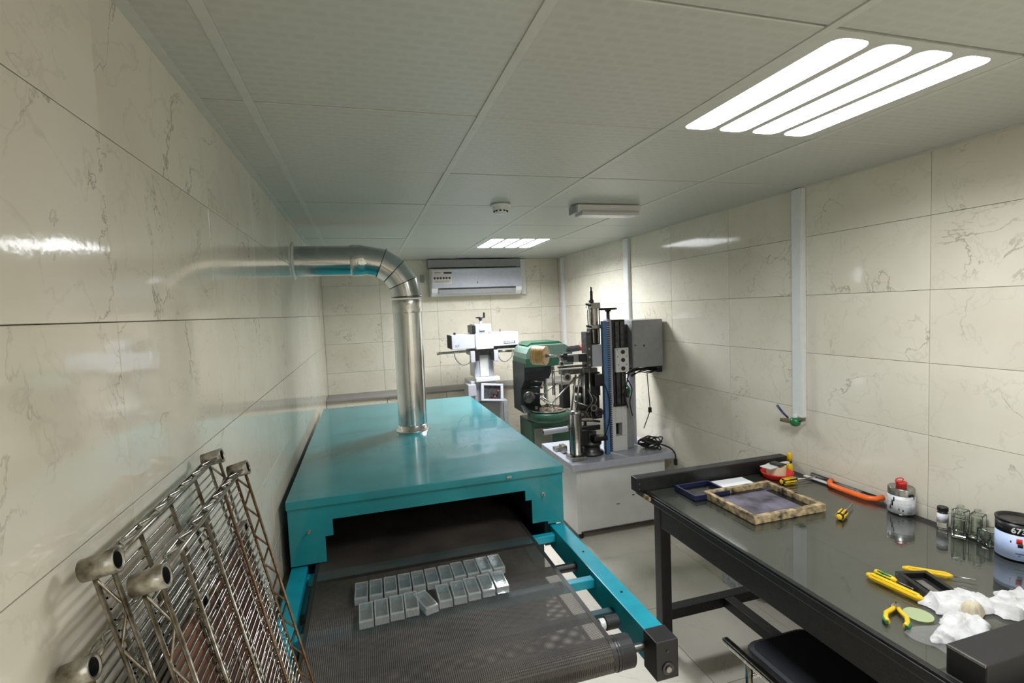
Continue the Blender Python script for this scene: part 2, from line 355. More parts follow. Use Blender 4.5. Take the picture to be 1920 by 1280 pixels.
def put_tile(parent, name, u0, u1, v0, v1, mat, rotm, origin_f, t=.008, b=.0008, g=.0008):
    k = (name, round(u1-u0, 3), round(v1-v0, 3))
    if k not in tcache: tcache[k] = tile_mesh(u1-u0, v1-v0, t, b, g, mat, name)
    o = bpy.data.objects.new(name, tcache[k]); C.objects.link(o); o.parent = parent
    o.matrix_local = Matrix.Translation(origin_f((u0+u1)/2, (v0+v1)/2)-parent.location) @ rotm
    return o
def cuts(a, b, start, step):
    xs = [a]; x = start
    while x < b-.02:
        if x > a+.02: xs.append(x)
        x += step
    xs.append(b); return xs
zc = [0, .205, .505, .805, 1.105, 1.405, 1.705, 2.005, ZC]
RL = Matrix(((0, 0, 1), (1, 0, 0), (0, 1, 0))).to_4x4()      # local x->Y, y->Z, z->+X
RR = Matrix(((0, 0, -1), (-1, 0, 0), (0, 1, 0))).to_4x4()    # faces -X
RB = Matrix(((1, 0, 0), (0, 0, -1), (0, 1, 0))).to_4x4()     # faces -Y
yl = cuts(-1.4, YB, -1.44+.0, .6); yl = [-1.4, -.83, -.23, .37, .97, 1.56, 2.16, 2.76, 3.36, 3.96, 4.56, 5.16, YB]
yr = [-1.5, -.9, -.3, .3, .9, 1.51, 2.11, 2.69, 3.31, 3.91, 4.51, 5.11, YB]
for i in range(len(zc)-1):
    for j in range(len(yl)-1):
        put_tile(wl, 'wall_tile', yl[j], yl[j+1], zc[i], zc[i+1], M_wall, RL, lambda u, v: Vector((XL, u, v)))
    for j in range(len(yr)-1):
        put_tile(wr, 'wall_tile', yr[j], yr[j+1], zc[i], zc[i+1], M_wall, RR, lambda u, v: Vector((XR, u, v)))
    xb = [XL, .195, .795, 1.395, 1.995, XR]
    for j in range(5):
        put_tile(wb, 'wall_tile', xb[j], xb[j+1], zc[i], zc[i+1], M_wall, RB, lambda u, v: Vector((u, YB, v)))
for w_, y0, x in ((wl, -1.4, XL), (wr, -1.5, XR)):   # plain stretch behind the viewer
    s = 1 if x < 0 else -1
    MB().box(min(x, x-.008*s), max(x, x-.008*s), YF, y0-.001, 0, ZC).build('plain_panel', M_wall, w_)
xf = [XL, .21, .81, 1.41, 2.01, XR]; yf = [.02+.6*k for k in range(10)]; yf = [y for y in yf if y < YB-.1]+[YB]
for i in range(5):
    for j in range(len(yf)-1):
        put_tile(fl, 'floor_tile', xf[i], xf[i+1], yf[j], yf[j+1], M_floor, Matrix.Identity(4), lambda u, v: Vector((u, v, 0)), t=.006, b=.0008, g=.0012)
MB().box(XL, XR, YF, .018, -.006, 0).build('plain_panel', M_floor, fl)
RC = Matrix(((1, 0, 0), (0, -1, 0), (0, 0, -1))).to_4x4()
xc = [XL, -.247, .365, .977, 1.589, XR]; yc = [YF, -1.585, -.9725, -.36, .2525, .865, 1.4775, 2.09, 2.7025, 3.315, 3.9275, 4.54, 5.1525, YB]
lamps = [(3, 5), (3, 10), (3, 1)]
for i in range(5):
    for j in range(len(yc)-1):
        if (i, j) in lamps: continue
        dz = random.uniform(-.0015, .0015)
        o = put_tile(ce, 'ceiling_panel', xc[i]+.009, xc[i+1]-.009, yc[j]+.0015, yc[j+1]-.0015, M_ceil, RC, lambda u, v: Vector((u, v, ZC+dz)), t=.01, b=.002, g=.0015)
for x in xc[1:-1]:
    MB().box(x-.012, x+.012, YF, YB, ZC-.003, ZC+.006, .0012).build('ceiling_bar', M_tbar, ce)
for x0, x1, y0, y1, n in ((XL, XL+.022, YF, YB, 'left'), (XR-.022, XR, YF, YB, 'right')):
    struct(MB().box(x0, x1, y0, y1, ZC-.004, ZC+.004, .001).build('trim_1' if n == 'left' else 'trim_2', M_tbar), 'thin white edge strip where the ceiling meets the %s wall' % n)
struct(MB().box(XL, XR, YB-.022, YB, ZC-.004, ZC+.004, .001).build('trim_3', M_tbar), 'thin white edge strip along the top of the far wall')
# low tiled ledge along the far wall
lg = struct(MB().box(XL+.002, XR-.002, 5.22, YB-.002, 0, .865).build('trim_4', M_grout), 'low tiled ledge along the foot of the far wall')
MB().box(XL+.002, XR-.002, 5.19, YB-.001, .865, .885, .003).build('ledge_top', M_seal, lg)
for i in range(3):
    for j in range(5):
        put_tile(lg, 'wall_tile', xb[j]+.002, xb[j+1]-.002, [0, .265, .565][i], [.265, .565, .863][i], M_wall, RB, lambda u, v: Vector((u, 5.212, v)))

# ceiling lamps: white louvre panel with four rounded glowing lenses
def rrect(x0, x1, y0, y1, r, n=5):
    pts = []
    for cx, cy, a0 in ((x1-r, y1-r, 0), (x0+r, y1-r, PI/2), (x0+r, y0+r, PI), (x1-r, y0+r, 1.5*PI)):
        for k in range(n+1): a = a0+PI/2*k/n; pts.append((cx+r*math.cos(a), cy+r*math.sin(a)))
    return pts
def lamp(i, j, power, label):
    x0, x1, y0, y1 = xc[i]+.012, xc[i+1]-.012, yc[j]+.002, yc[j+1]-.002
    t = thing('ceiling_light', label, 'ceiling light', ((x0+x1)/2, (y0+y1)/2, ZC), 'square four-lens ceiling lights')
    MB().box(x0, x1, y0, y1, ZC-.002, ZC+.012, .0015).build('lamp_panel', M_tbar, t)
    E_ = emis('glowing_lens', (.94, .955, 1.0), GLOW)
    for k in range(4):
        a = (x0+x1)/2-.2565+k*.1305
        mb = MB(); p0 = rrect(a, a+.104, y0+.022, y1-.022, .03); p1 = rrect(a+.008, a+.096, y0+.03, y1-.03, .026)
        n = len(p0); vs = [(x, y, ZC-.002) for x, y in p0]+[(x, y, ZC-.0022) for x, y in p0]+[(x, y, ZC-.0024) for x, y in p1]
        fs = [[q, (q+1) % n, n+(q+1) % n, n+q] for q in range(n)]+[[n+q, n+(q+1) % n, 2*n+(q+1) % n, 2*n+q] for q in range(n)]+[list(range(2*n, 3*n)), list(range(n))]
        mb.add(vs, fs).build('lamp_lens', E_, t)
    return t
lamp(3, 5, LAMP, 'bright four-lens ceiling light above the black workbench')
lamp(3, 10, LAMP_FAR, 'distant four-lens ceiling light in front of the air conditioner')
lamp(3, 1, FILL_BACK, 'added unseen four-lens fill light behind the viewer')  # added light behind the camera, lifts walls and floor

# ------------------------------------------------------------------ teal conveyor dryer
cd = thing('conveyor_dryer', 'teal tunnel dryer with black mesh conveyor belt along the left wall', 'machine', (.27, 3.3, 0))
X0, X1 = -.345, .882
front = [(X0, .66), (-.203, .66), (-.203, .77), (-.17, .77), (-.17, .84), (.692, .84), (.692, .79), (.723, .79), (.723, .675), (.80, .675), (.80, .66), (X1, .66), (X1, .906), (X0, .906)]
# front plate split in strips so the faces stay planar & simple
fp = MB()
for poly in ([(X0, .66), (-.203, .66), (-.203, .77), (-.17, .77), (-.17, .84), (-.17, .906), (X0, .906)], [(-.17, .84), (.692, .84), (.692, .906), (-.17, .906)],
             [(.692, .79), (.723, .79), (.723, .675), (.80, .675), (.80, .66), (X1, .66), (X1, .906), (.692, .906)]):
    fp.prism(poly, 1, 2.25, 2.262)
fp.build('front_plate', M_teal, cd)
for x in (X0, X1-.012): MB().box(x, x+.012, 2.262, 4.43, .66, .906).build('side_panel', M_teal, cd)
MB().box(X0-.004, X1+.004, 2.24, 3.418, .904, .94, .003).build('lid', M_teal, cd)
MB().box(X0-.004, X1+.004, 3.424, 4.44, .904, .938, .003).build('rear_lid', M_teal, cd)
MB().box(X0, X1, 4.418, 4.43, .5, .906).build('rear_panel', M_teald, cd)
MB().box(-.32, .86, 2.265, 4.40, .845, .90).box(-.33, -.215, 2.265, 4.4, .67, .845).box(.735, .865, 2.265, 4.4, .67, .845).box(-.3, .8, 3.3, 3.32, .6, .84).build('tunnel_shade', M_blk2, cd)  # black blocks stand in for the shade inside the tunnel
MB().box(-.33, .80, 2.32, 4.40, .06, .53).box(-.33, -.30, 2.30, 4.4, .53, .66).box(.80, .86, 2.30, 4.4, .53, .66).build('lower_cabinet', M_teald, cd)
for x in (-.28, .74):
    for y in (2.4, 4.3): MB().cyl((x, y, 0), .03, .06, b=.004).build('foot', M_rub, cd)
for x, z in ((-.265, .80), (.78, .812)):
    MB().cyl((x, 2.25, z), .0045, .022, (0, -1, 0), 10, .001).cyl((x, 2.25, z), .009, .003, (0, -1, 0), 12).build('screw', M_steel, cd)
MB().box(.60, .625, 2.236, 2.241, .915, .925).build('latch_plate', M_steel, cd)
# rails, end blocks, cross bars
for s, xa, xb_ in ((1, .812, .882), (-1, -.345, -.280)):
    MB().box(xa, xb_, 1.40, 2.26, .545, .652, .004).build('rail', M_tealedge, cd)
    e = MB().box(xa-.004, xb_+.004, 1.325, 1.402, .53, .655, .004).build('end_block', M_black, cd)
    MB().cyl(((xa+xb_)/2, 1.325, .567), .020, .004, (0, -1, 0), 20, .001).build('bearing_cover', M_dsteel, e)
    MB().cyl(((xa+xb_)/2, 1.321, .567), .010, .006, (0, -1, 0), 12, .002).build('axle_bolt', M_steel, e)
    MB().cyl(((xa+xb_)/2, 1.325, .622), .004, .003, (0, -1, 0), 10).build('screw', M_dsteel, e)
for y in (1.62, 1.72, 2.02, 2.16):
    pass
for x, y in ((.848, 1.95), (.85, 1.62)):
    MB().cyl((x, y, .652), .005, .0015, n=10).build('rail_hole', M_blk2, cd)
for y in (1.78, 2.20):
    MB().box(-.28, .812, y-.018, y+.018, .600, .634, .003).build('cross_bar', M_tealedge, cd)
MB().box(-.28, .812, 1.60, 1.63, .575, .60, .003).build('cross_bar', M_teald, cd)
for y in (1.95,):
    MB().cyl((-.28, y, .595), .018, 1.09, (1, 0, 0), 16).build('idler_roller', M_black, cd)
# mesh belt (upper run, wrap, lower run)
RC_, RY, RZ = .05, 1.395, .6035
def belt_profile():
    pr = [(2.95, .6565), (2.4, .6555), (2.1, .6545), (1.8, .654), (1.6, .6538), (RY, RZ+RC_)]
    for k in range(1, 13):
        a = PI/2+PI*k/12; pr.append((RY+RC_*math.cos(a), RZ+RC_*math.sin(a)))
    pr += [(1.7, .552), (2.0, .540), (2.3, .538)]
    return pr
def strip(x0, x1, pr, dz=0.):
    mb = MB(); n = len(pr); nx = 2
    vs = []; fs = []
    for y, z in pr: vs += [(x0, y, z+dz), (x1, y, z+dz)]
    for i in range(n-1): fs.append([2*i, 2*i+1, 2*i+3, 2*i+2])
    return mb.add(vs, fs, True)
MB_ = strip(-.235, .680, belt_profile()); MB_.build('mesh_belt', M_belt, cd)
for x0, x1 in ((-.247, -.233), (.676, .692)):
    pr = belt_profile(); mb = strip(x0, x1, [(y, z) for y, z in pr]); mb2 = strip(x0, x1, [(y, z) for y, z in pr], .0012); mb.add(mb2.v, mb2.f, True)
    mb.build('belt_edge', M_beltedge, cd)
MB().box(-.233, .676, 2.075, 2.095, .6552, .6572, .0005).build('belt_seam', M_beltedge, cd)
rl = MB().cyl((-.245, RY, RZ), RC_-.0015, .925, (1, 0, 0), 40).build('front_roller', M_roll, cd)
MB().cyl((.692, RY, RZ), .0497, .062, (1, 0, 0), 40, .002).build('roller_end', M_rub, rl)
MB().pipe((.693, RY, RZ), .0515, .045, .006, (1, 0, 0), 40).pipe((.704, RY, RZ), .0508, .045, .003, (1, 0, 0), 40).build('roller_ring', M_black, rl)
MB().cyl((.745, RY, RZ), .013, .075, (1, 0, 0), 16).build('roller_axle', M_dsteel, rl)
tr_ = MB().cyl((.735, 1.53, .612), .023, .05, (1, 0, 0), 24, .002).build('tension_roller', M_rub, cd)
MB().cyl((.715, 1.53, .612), .018, .021, (1, 0, 0), 24, .002).build('roller_hub', M_white, tr_)

# exhaust duct
du = thing('exhaust_duct', 'shiny metal exhaust duct rising from the teal dryer and bending into the left wall', 'duct', (.28, 3.35, .94))
R = .092; DX, DY, DZ = .285, 3.35, 2.04
def dpipe(pts, r=R, n=36): return MB().tube(pts, r, n, False)
dpipe([(DX-.005, DY, .941), (DX-.003, DY, 1.3), (DX, DY, 1.76)]).build('vertical_pipe', M_duct, du)
dpipe([(XL+.001, DY, DZ), (-.1, DY, DZ), (.045, DY, DZ)]).build('horizontal_pipe', M_duct, du)
cx, cz, RR_ = .045, 1.80, .24   # elbow centre
cx2 = DX-RR_
angs = [90, 67.5, 45, 22.5, 0]
def ept(a): a = math.radians(a); return Vector((cx2+RR_*math.cos(a), DY, cz+RR_*math.sin(a)))
for k in range(4):
    a, b = ept(angs[k]), ept(angs[k+1]); mb = MB(); n = 36; vs = []
    for P0, ang, rr in ((a, angs[k], R+.001*k), (b, angs[k+1], R+.001*k)):
        t = math.radians(ang); rad = Vector((math.cos(t), 0, math.sin(t)))
        vs += [P0+rr*(math.cos(2*PI*q/n)*rad*1.0+math.sin(2*PI*q/n)*Vector((0, 1, 0))) for q in range(n)]
    mb.add(vs, [[q, (q+1) % n, n+(q+1) % n, n+q] for q in range(n)], True)
    mb.build('elbow_segment', M_duct, du)
for ang in (67.5, 45, 22.5, 1):
    t = math.radians(ang); P0 = ept(ang); rad = Vector((math.cos(t), 0, math.sin(t)))
    mb = MB(); pts = [P0+(R+.004)*(math.cos(2*PI*q/36)*rad+math.sin(2*PI*q/36)*Vector((0, 1, 0))) for q in range(37)]
    mb.tube(pts, .0028, 6, False).build('elbow_seam', M_dsteel, du)
MB().lathe([(R+.002, 0), (R+.005, .01), (R+.004, .05), (R+.006, .07), (R+.002, .085)], (DX, DY, 1.70), n=48).build('foil_tape', M_foil, du)
MB().lathe([(R+.002, 0), (R+.006, .012), (R+.005, .06), (R+.002, .085)], (-.05, DY, DZ), (1, 0, 0), 48).build('foil_tape', M_foil, du)
MB().lathe([(R+.018, 0), (R+.016, .006), (R+.004, .012), (R+.003, .034), (R, .036)], (DX-.005, DY, .9405), n=48).build('base_collar', M_foil, du)
MB().lathe([(R+.022, .001), (R+.02, .006), (R+.003, .014), (R+.001, .014)], (XL, DY, DZ), (1, 0, 0), 48).build('wall_collar', M_white, du)

# ------------------------------------------------------------------ clear perfume bottles on the belt
ordn = ['leftmost', 'second', 'third', 'fourth', 'fifth', 'sixth', 'seventh', 'eighth', 'ninth', 'tenth', 'eleventh']
BW, BL_, BH = .047, .118, .026
def bottle_obj():
    me = bpy.data.meshes.new('bottle_body')     # clear front and back faces of the flat bottle
    o_ = MB().box(-BW/2+.0045, BW/2-.0045, .012, BL_-.007, BH-.0022, BH-.0006).box(-BW/2+.0045, BW/2-.0045, .012, BL_-.007, .0006, .002)
    me.from_pydata(o_.v, [], o_.f); me.materials.append(M_thinb); me.update(); return me
def bottle_ring():
    me = bpy.data.meshes.new('bottle_walls')    # thick side walls, shoulder and base
    o_ = MB().box(-BW/2, BW/2, 0, .012, 0, BH, .002).box(-BW/2, BW/2, BL_-.007, BL_, 0, BH, .002).box(-BW/2, -BW/2+.0045, .0122, BL_-.0072, 0, BH, .0012).box(BW/2-.0045, BW/2, .0122, BL_-.0072, 0, BH, .0012)
    me.from_pydata(o_.v, [], o_.f); me.materials.append(M_glassb); me.update(); return me
def bottle_neck():
    me = bpy.data.meshes.new('bottle_neck'); c = MB().pipe((0, BL_+.0003, BH/2), .0078, .0045, .011, (0, 1, 0), 16)
    me.from_pydata(c.v, [], c.f); me.materials.append(M_glass); me.update(); return me
me_b, me_r, me_n = bottle_obj(), bottle_ring(), bottle_neck()
def bottle(x, y, z, rot, label, tilt=0.):
    t = bpy.data.objects.new('glass_bottle', None); C.objects.link(t); t.location = (x, y, z); t.rotation_euler = (tilt, 0, rot); t.empty_display_size = .03
    tag(t, label, 'bottle', 'clear glass bottles on the conveyor belt')
    for nm, me in (('bottle_body', me_b), ('bottle_walls', me_r), ('bottle_neck', me_n)):
        o = bpy.data.objects.new(nm, me); C.objects.link(o); o.parent = t
    return t
zb = .6568
for k in range(11):
    r = -.02+random.uniform(-.015, .015)+.012*(k > 6)
    bottle(-.062+.0525*k, 1.862+.0022*k+(.006 if k > 6 else 0), zb, r, 'clear flat glass bottle lying on the belt, %s in the far row' % (ordn[k]+(' from the left' if k else '')))
fx = [-.045, .006, .057, .108, .172, .226, .279, .332, .386, .440]
for k in range(10):
    rot = .30 if k == 4 else -.01+random.uniform(-.02, .02)
    y = 1.712+.0048*k+(-.012 if k == 4 else 0)
    bottle(fx[k]+(.004 if k == 4 else 0), y, zb, rot, ('skewed clear glass bottle turned out of line in the near row on the belt' if k == 4 else 'clear flat glass bottle lying on the belt, %s in the near row' % (ordn[k]+(' from the left' if k else ''))))

# ------------------------------------------------------------------ wire shelves leaning on the left wall
TH = math.radians(12)
vd = Vector((math.sin(TH), 0, -math.cos(TH))); nd = Vector((math.cos(TH), 0, math.sin(TH))); ud = Vector((0, 1, 0))
def wire_shelf(px, py, pz, wdt, Ls, label, t=.021, cl=.040, cr=.0143, pitch=.0155, rusty=False, mw=None):
    O = Vector((px, py, pz))
    root = thing('wire_shelf', label, 'wire shelf', O+vd*Ls+ud*wdt/2, 'wire shelves leaning on the left wall')
    P = lambda u, v, n: O+ud*u+vd*v+nd*n
    for u in (0, wdt):
        for v in (0, Ls):
            c = MB().lathe([(cr-.003, -cl/2), (cr, -cl/2), (cr+.0015, cl/2), (cr-.002, cl/2), (cr-.003, -cl/2)], P(u, v, 0), nd, 24)
            cb_ = c.build('corner_collar', M_collar, root); MB().lathe([(cr-.0036, -cl/2+.001), (cr-.0036, cl/2-.001)], P(u, v, 0), nd, 20).build('bore_shade', M_blk2, cb_)  # black inner sleeve paints the shade inside each collar
    W = MB()   # surface wires
    k = pitch
    while k < Ls-.01:
        W.tube([P(cr*.6, k, -t/2), P(wdt-cr*.6, k, -t/2)], .0019, 5, False); k += pitch
    g = W.build('surface_wires', mw or M_chrome, root); g['kind'] = 'stuff'
    def truss(a, b, r=.0031, rz=.0022, step=.034, m=M_wire2):
        mb = MB(); off = t/2
        for s in (-1, 1): mb.tube([a+nd*off*s, b+nd*off*s], r, 7)
        Lh = (b-a).length; n = max(2, int(Lh/step)); pts = []
        for q in range(n+1): pts.append(a+(b-a)*(q/n)+nd*(off if q % 2 else -off))
        for q in range(n): mb.tube([pts[q], pts[q+1]], rz, 5, False)
        mb.build('edge_truss', m, root)
    for v in (0, Ls): truss(P(cr, v, 0), P(wdt-cr, v, 0), step=.030, m=M_chrome)
    truss(P(0, cr, 0), P(0, Ls-cr, 0), step=.05); truss(P(wdt, cr, 0), P(wdt, Ls-cr, 0), m=M_rust if rusty else M_wire2)
    for q, fr in enumerate((.25, .5, .77)):
        MB().tube([P(wdt*fr, 0.002, -t/2+.005), P(wdt*fr, Ls-.002, -t/2+.005)], .0032, 7).build('cross_wire', M_rust if (rusty and q == 2) else M_wire2, root)
    return root
wire_shelf(-.333, .745, 1.400, .50, 1.38, 'tarnished wire shelf standing on end nearest the left wall, with the upper tube collar')
wire_shelf(-.278, .735, 1.374, .485, 1.365, 'rusting wire shelf on end in front of the stack, its round collars facing out', rusty=True)
wire_shelf(-.277, .90, 1.25, .30, 1.24, 'shorter wire shelf sandwiched between the two tall wire shelves', t=.010, cl=.022, pitch=.024)
wire_shelf(-.352, .715, 1.285, .47, 1.28, 'lowest wire shelf flat against the left wall at the back of the stack', cl=.034, t=.018)
hb = MB(); cc = Vector((-.2915, .80, 1.235))
P0 = [cc, cc+ud*.40, cc+ud*.40+vd*1.20, cc+vd*1.20]
hb.add(P0+[p+nd*.004 for p in P0], [[0, 1, 2, 3], [4, 5, 6, 7], [0, 1, 5, 4], [1, 2, 6, 5], [2, 3, 7, 6], [3, 0, 4, 7]])
tag(hb.build('hardboard_sheet', M_card), 'brown hardboard sheet slipped between the leaning wire shelves', 'board')

# ------------------------------------------------------------------ black workbench with glass top
TZ = .757
tb = thing('workbench', 'long black steel workbench with raised end beams against the right wall', 'workbench', (1.76, 1.5, 0))
MB().box(1.295, 2.205, .72, 2.285, .727, TZ, .004).build('tabletop', M_tblk, tb)
MB().box(1.33, 2.118, .74, 2.21, TZ-.002, TZ+.0006).build('top_board', M_under, tb)
for x in (1.31, 2.135):
    for y in (.80, 2.085):
        l = MB().box(x, x+.055, y, y+.055, .012, .727, .003).build('leg', M_tblk, tb)
        MB().box(x-.004, x+.059, y-.004, y+.059, 0, .014, .003).build('leg_foot', M_rub, l)
for y in (.80, 2.095): MB().box(1.365, 2.135, y, y+.04, .655, .727, .003).build('apron', M_tblk, tb)
for x in (1.312, 2.15): MB().box(x, x+.04, .855, 2.085, .625, .727, .003).build('apron', M_tblk, tb)
for y in (.80, 2.085): MB().box(1.365, 2.135, y, y+.055, .155, .205, .003).build('stretcher', M_tblk, tb)
MB().box(1.665, 1.720, .855, 2.085, .155, .204, .003).build('stretcher', M_tblk, tb)
b1 = MB().box(1.262, 2.20, 2.215, 2.272, .7575, .83, .005).build('end_beam', M_tblk, tb)
b2 = MB().box(1.335, 2.20, .775, .862, .7575, .832, .004).build('end_beam', M_ttop, tb)
MB().box(1.3315, 1.336, .777, .860, .826, .8325, .0008).build('pale_edge', M_tin, b2)  # thin pale metal strip along the beam's top edge
MB().cyl((1.50, 2.215, .785), .003, .003, (0, -1, 0), 10).cyl((1.279, 2.215, .80), .003, .003, (0, -1, 0), 10).cyl((1.277, 2.215, .775), .003, .003, (0, -1, 0), 10).build('screw', M_steel, b1)
MB().box(1.300, 1.312, .80, 2.20, .7572, .7655, .002).build('edge_strip', M_tblk, tb)
MB().box(1.285, 1.33, 2.14, 2.20, .735, .7565, .004).build('corner_patch', M_wood, tb)
GZ = .7645
tag(MB().box(1.318, 2.135, .868, 2.208, TZ+.0016, GZ, .0012).build('glass_sheet', M_sheet), 'clear greenish glass sheet laid over the black workbench top', 'glass sheet')
Z = GZ+.0003

# stool under the bench
st = thing('stool', 'black padded stool with chrome side bars tucked under the workbench edge', 'stool', (1.40, 1.2, 0))
MB().prism(rrect(1.245, 1.545, .93, 1.475, .055), 2, .40, .435).build('seat_base', M_black, st)
sm_ = MB(); 
for i, (ins, z) in enumerate(((0, .435), (0, .452), (.006, .459), (.02, .462))):
    pass
layers = [(0, .434), (0, .450), (.005, .458), (.018, .462)]; vs = []; n = 0
for ins, z in layers:
    p = rrect(1.245+ins, 1.545-ins, .93+ins, 1.475-ins, .055-ins*.5); n = len(p); vs += [(x, y, z) for x, y in p]
fs = [[i*n+q, i*n+(q+1) % n, (i+1)*n+(q+1) % n, (i+1)*n+q] for i in range(3) for q in range(n)]+[list(range(3*n, 4*n))]
sm_.add(vs, fs, False).build('seat', M_chair, st)
for x in (1.216, 1.574):
    MB().box(x-.013, x+.013, .90, 1.525, .438, .458, .006).build('side_bar', M_chrome, st)
    for y in (.95, 1.40): MB().tube([(x, y, .44), (x, y, .014)], .012, 12).build('leg', M_chrome, st)
for y in (.95, 1.40): MB().tube([(1.216, y, .39), (1.574, y, .39)], .009, 10).build('cross_bar', M_chrome, st)

# box under the bench by the wall
bx = thing('floor_box', 'small grey printed box on the floor under the far end of the workbench', 'box', (2.09, 2.45, 0))
MB().box(2.00, 2.18, 2.38, 2.52, 0, .16, .003).build('box_body', M_label, bx)
MB().box(1.998, 2.182, 2.378, 2.522, .13, .163, .002).build('box_lid', M_dark, bx)

# ------------------------------------------------------------------ items on the bench
def rotz(a): return Matrix.Rotation(a, 4, 'Z')
def place(mb, x, y, z, a=0, pre=None):
    return mb.xf(Matrix.Translation((x, y, z)) @ rotz(a) @ (pre or Matrix.Identity(4)))
# printing screen frame (four inky wooden bars + mesh)
fr = thing('screen_frame', 'square ink-stained wooden printing screen lying on the glass', 'printing screen', (1.70, 1.86, Z))
fx0, fx1, fy0, fy1 = 1.51, 1.885, 1.695, 2.03
for a in ((fx0, fx1, fy0, fy0+.022), (fx0, fx1, fy1-.022, fy1), (fx0, fx0+.022, fy0+.022, fy1-.022), (fx1-.022, fx1, fy0+.022, fy1-.022)):
    MB().box(*a, Z, Z+.032, .002).build('frame_bar', M_wood, fr)
MB().box(fx0+.02, fx1-.02, fy0+.02, fy1-.02, Z+.003, Z+.006).build('screen_mesh', M_mesh, fr)
ik = MB(); 
for k in range(16):
    a = 2*PI*k/16
ik.box(fx0+.022, fx0+.04, fy0+.03, fy1-.03, Z+.006, Z+.008, .001).box(fx1-.06, fx1-.022, fy0+.04, fy1-.06, Z+.006, Z+.0085, .001).box(fx0+.05, fx1-.06, fy1-.046, fy1-.022, Z+.006, Z+.008, .001).build('ink_residue', M_ink, fr)
# small dark screen tray
tr = thing('ink_tray', 'small shallow navy plastic tray beside the wooden screen', 'tray', (1.535, 2.09, Z))
def tray(mbp, x0, x1, y0, y1, z, h, w_, mat, floor, parent, a=0.):
    c = ((x0+x1)/2, (y0+y1)/2, z); rm = Matrix.Rotation(a, 3, 'Z'); mb = MB()
    for b in ((x0, x1, y0, y0+w_), (x0, x1, y1-w_, y1), (x0, x0+w_, y0+w_, y1-w_), (x1-w_, x1, y0+w_, y1-w_)):
        mb.box(*b, z, z+h, .0015, rm, c)
    mb.build('tray_rim', mat, parent)
    MB().box(x0+w_, x1-w_, y0+w_, y1-w_, z, z+.005, 0, rm, (c[0], c[1], z)).build('tray_floor', floor, parent)
M_navy = pm('navy_plastic', (26, 32, 62), .3)
tray(None, 1.445, 1.64, 2.00, 2.165, Z, .024, .012, M_navy, M_ink, tr)
# paper
ppr = MB().box(1.665, 1.865, 2.05, 2.19, Z, Z+.0012, 0, Matrix.Rotation(-.03, 3, 'Z'))
tag(ppr.build('paper_sheet', M_paper), 'blank white paper sheet behind the wooden screen', 'paper')
# red bowl with tape roll and scraper on top
rb = MB().lathe([(.0, .001), (.066, 0), (.078, .022), (.080, .028), (.076, .028), (.064, .006), (0, .006)], (2.037, 2.125, Z), n=40)
tag(rb.build('red_dish', M_red), 'round red plastic dish near the far beam of the workbench', 'dish')
tp = thing('tape_roll', 'cream tape roll standing in the red dish', 'tape', (2.037, 2.1301, Z+.0065))
MB().lathe([(.028, 0), (.047, 0), (.047, .052), (.028, .052), (.028, 0)], (2.037, 2.1301, Z+.0065), n=36, smooth=False).build('tape', pm('cream_tape', (206, 190, 160), .5, var=.05), tp)
MB().lathe([(.026, .001), (.028, .001), (.028, .051), (.026, .051), (.026, .001)], (2.037, 2.1301, Z+.0065), n=36, smooth=False).build('tape_core', M_card, tp)
sc = thing('scraper', 'grey metal scraper blade resting on top of the tape roll', 'scraper', (2.022, 2.125, .826))
MB().box(1.947, 2.037, 2.09, 2.15, .8235, .830, .002, Matrix.Rotation(.2, 3, 'Z')).build('blade', M_grey, sc)
MB().box(2.007, 2.052, 2.085, 2.145, .830, .842, .004, Matrix.Rotation(.2, 3, 'Z')).build('blade_holder', M_dsteel, sc)
MB().box(2.052, 2.117, 2.12, 2.14, .826, .834, .003).build('handle', M_grey, sc)
# yellow bottle
def yellow_bottle(x, y, z, label):
    t = thing('glue_bottle', label, 'bottle', (x, y, z))
    MB().lathe([(0, 0), (.0155, 0), (.017, .004), (.017, .038), (.012, .046), (.007, .050), (0, .05)], (x, y, z), n=24).build('bottle_body', M_yel, t)
    MB().cyl((x, y, z+.050), .012, .012, n=20, b=.001).build('collar', M_black, t)
    MB().lathe([(0, .062), (.0135, .062), (.012, .10), (.009, .106), (0, .106)], (x, y, z), n=20).build('cap', M_yel, t)
    return t
yellow_bottle(2.166, 2.172, .7590, 'upright yellow glue bottle with black collar in the corner of the workbench')
# screwdrivers
def screwdriver(x, y, a, L, hl, hr, label, col, tip, shaft=.0025, z=Z):
    t = thing('screwdriver', label, 'screwdriver', (x, y, z))
    X = lambda mb: place(mb, x, y, z+hr, a)
    X(MB().lathe([(0, 0), (hr*.8, .002), (hr, .012), (hr*.82, .03), (hr, .05), (hr*.95, hl-.01), (hr*.5, hl), (0, hl)], (0, 0, 0), (1, 0, 0), 12)).build('handle', col, t)
    X(MB().ball((.004, 0, 0), .007, hr*.8, hr*.8)).build('butt', tip, t)
    mb = MB()
    for k in range(6):
        q = 2*PI*k/6; mb.box(.012, hl-.014, -hr*.24+hr*.86*math.cos(q), hr*.24+hr*.86*math.cos(q), hr*.86*math.sin(q)-hr*.24, hr*.86*math.sin(q)+hr*.24, .001)
    X(mb).build('grip_rib', tip, t)
    X(MB().tube([(hl-.003, 0, 0), (L-.006, 0, 0), (L, 0, 0)], shaft, 8)).build('shaft', M_steel, t)
    return t
screwdriver(1.850, 1.602, math.radians(26), .200, .080, .0155, 'stubby black and yellow screwdriver alone on the open glass', M_black, M_yel, .003)
screwdriver(1.962, 2.022, math.radians(-2), .215, .095, .0150, 'black screwdriver with a yellow butt in front of the red dish', M_black, M_yel, .003)
screwdriver(1.592, 1.246, math.radians(-86), .12, .07, .0105, 'yellow and green screwdriver lying left of the black tray, farther from the viewer', M_yel, M_tgreen)
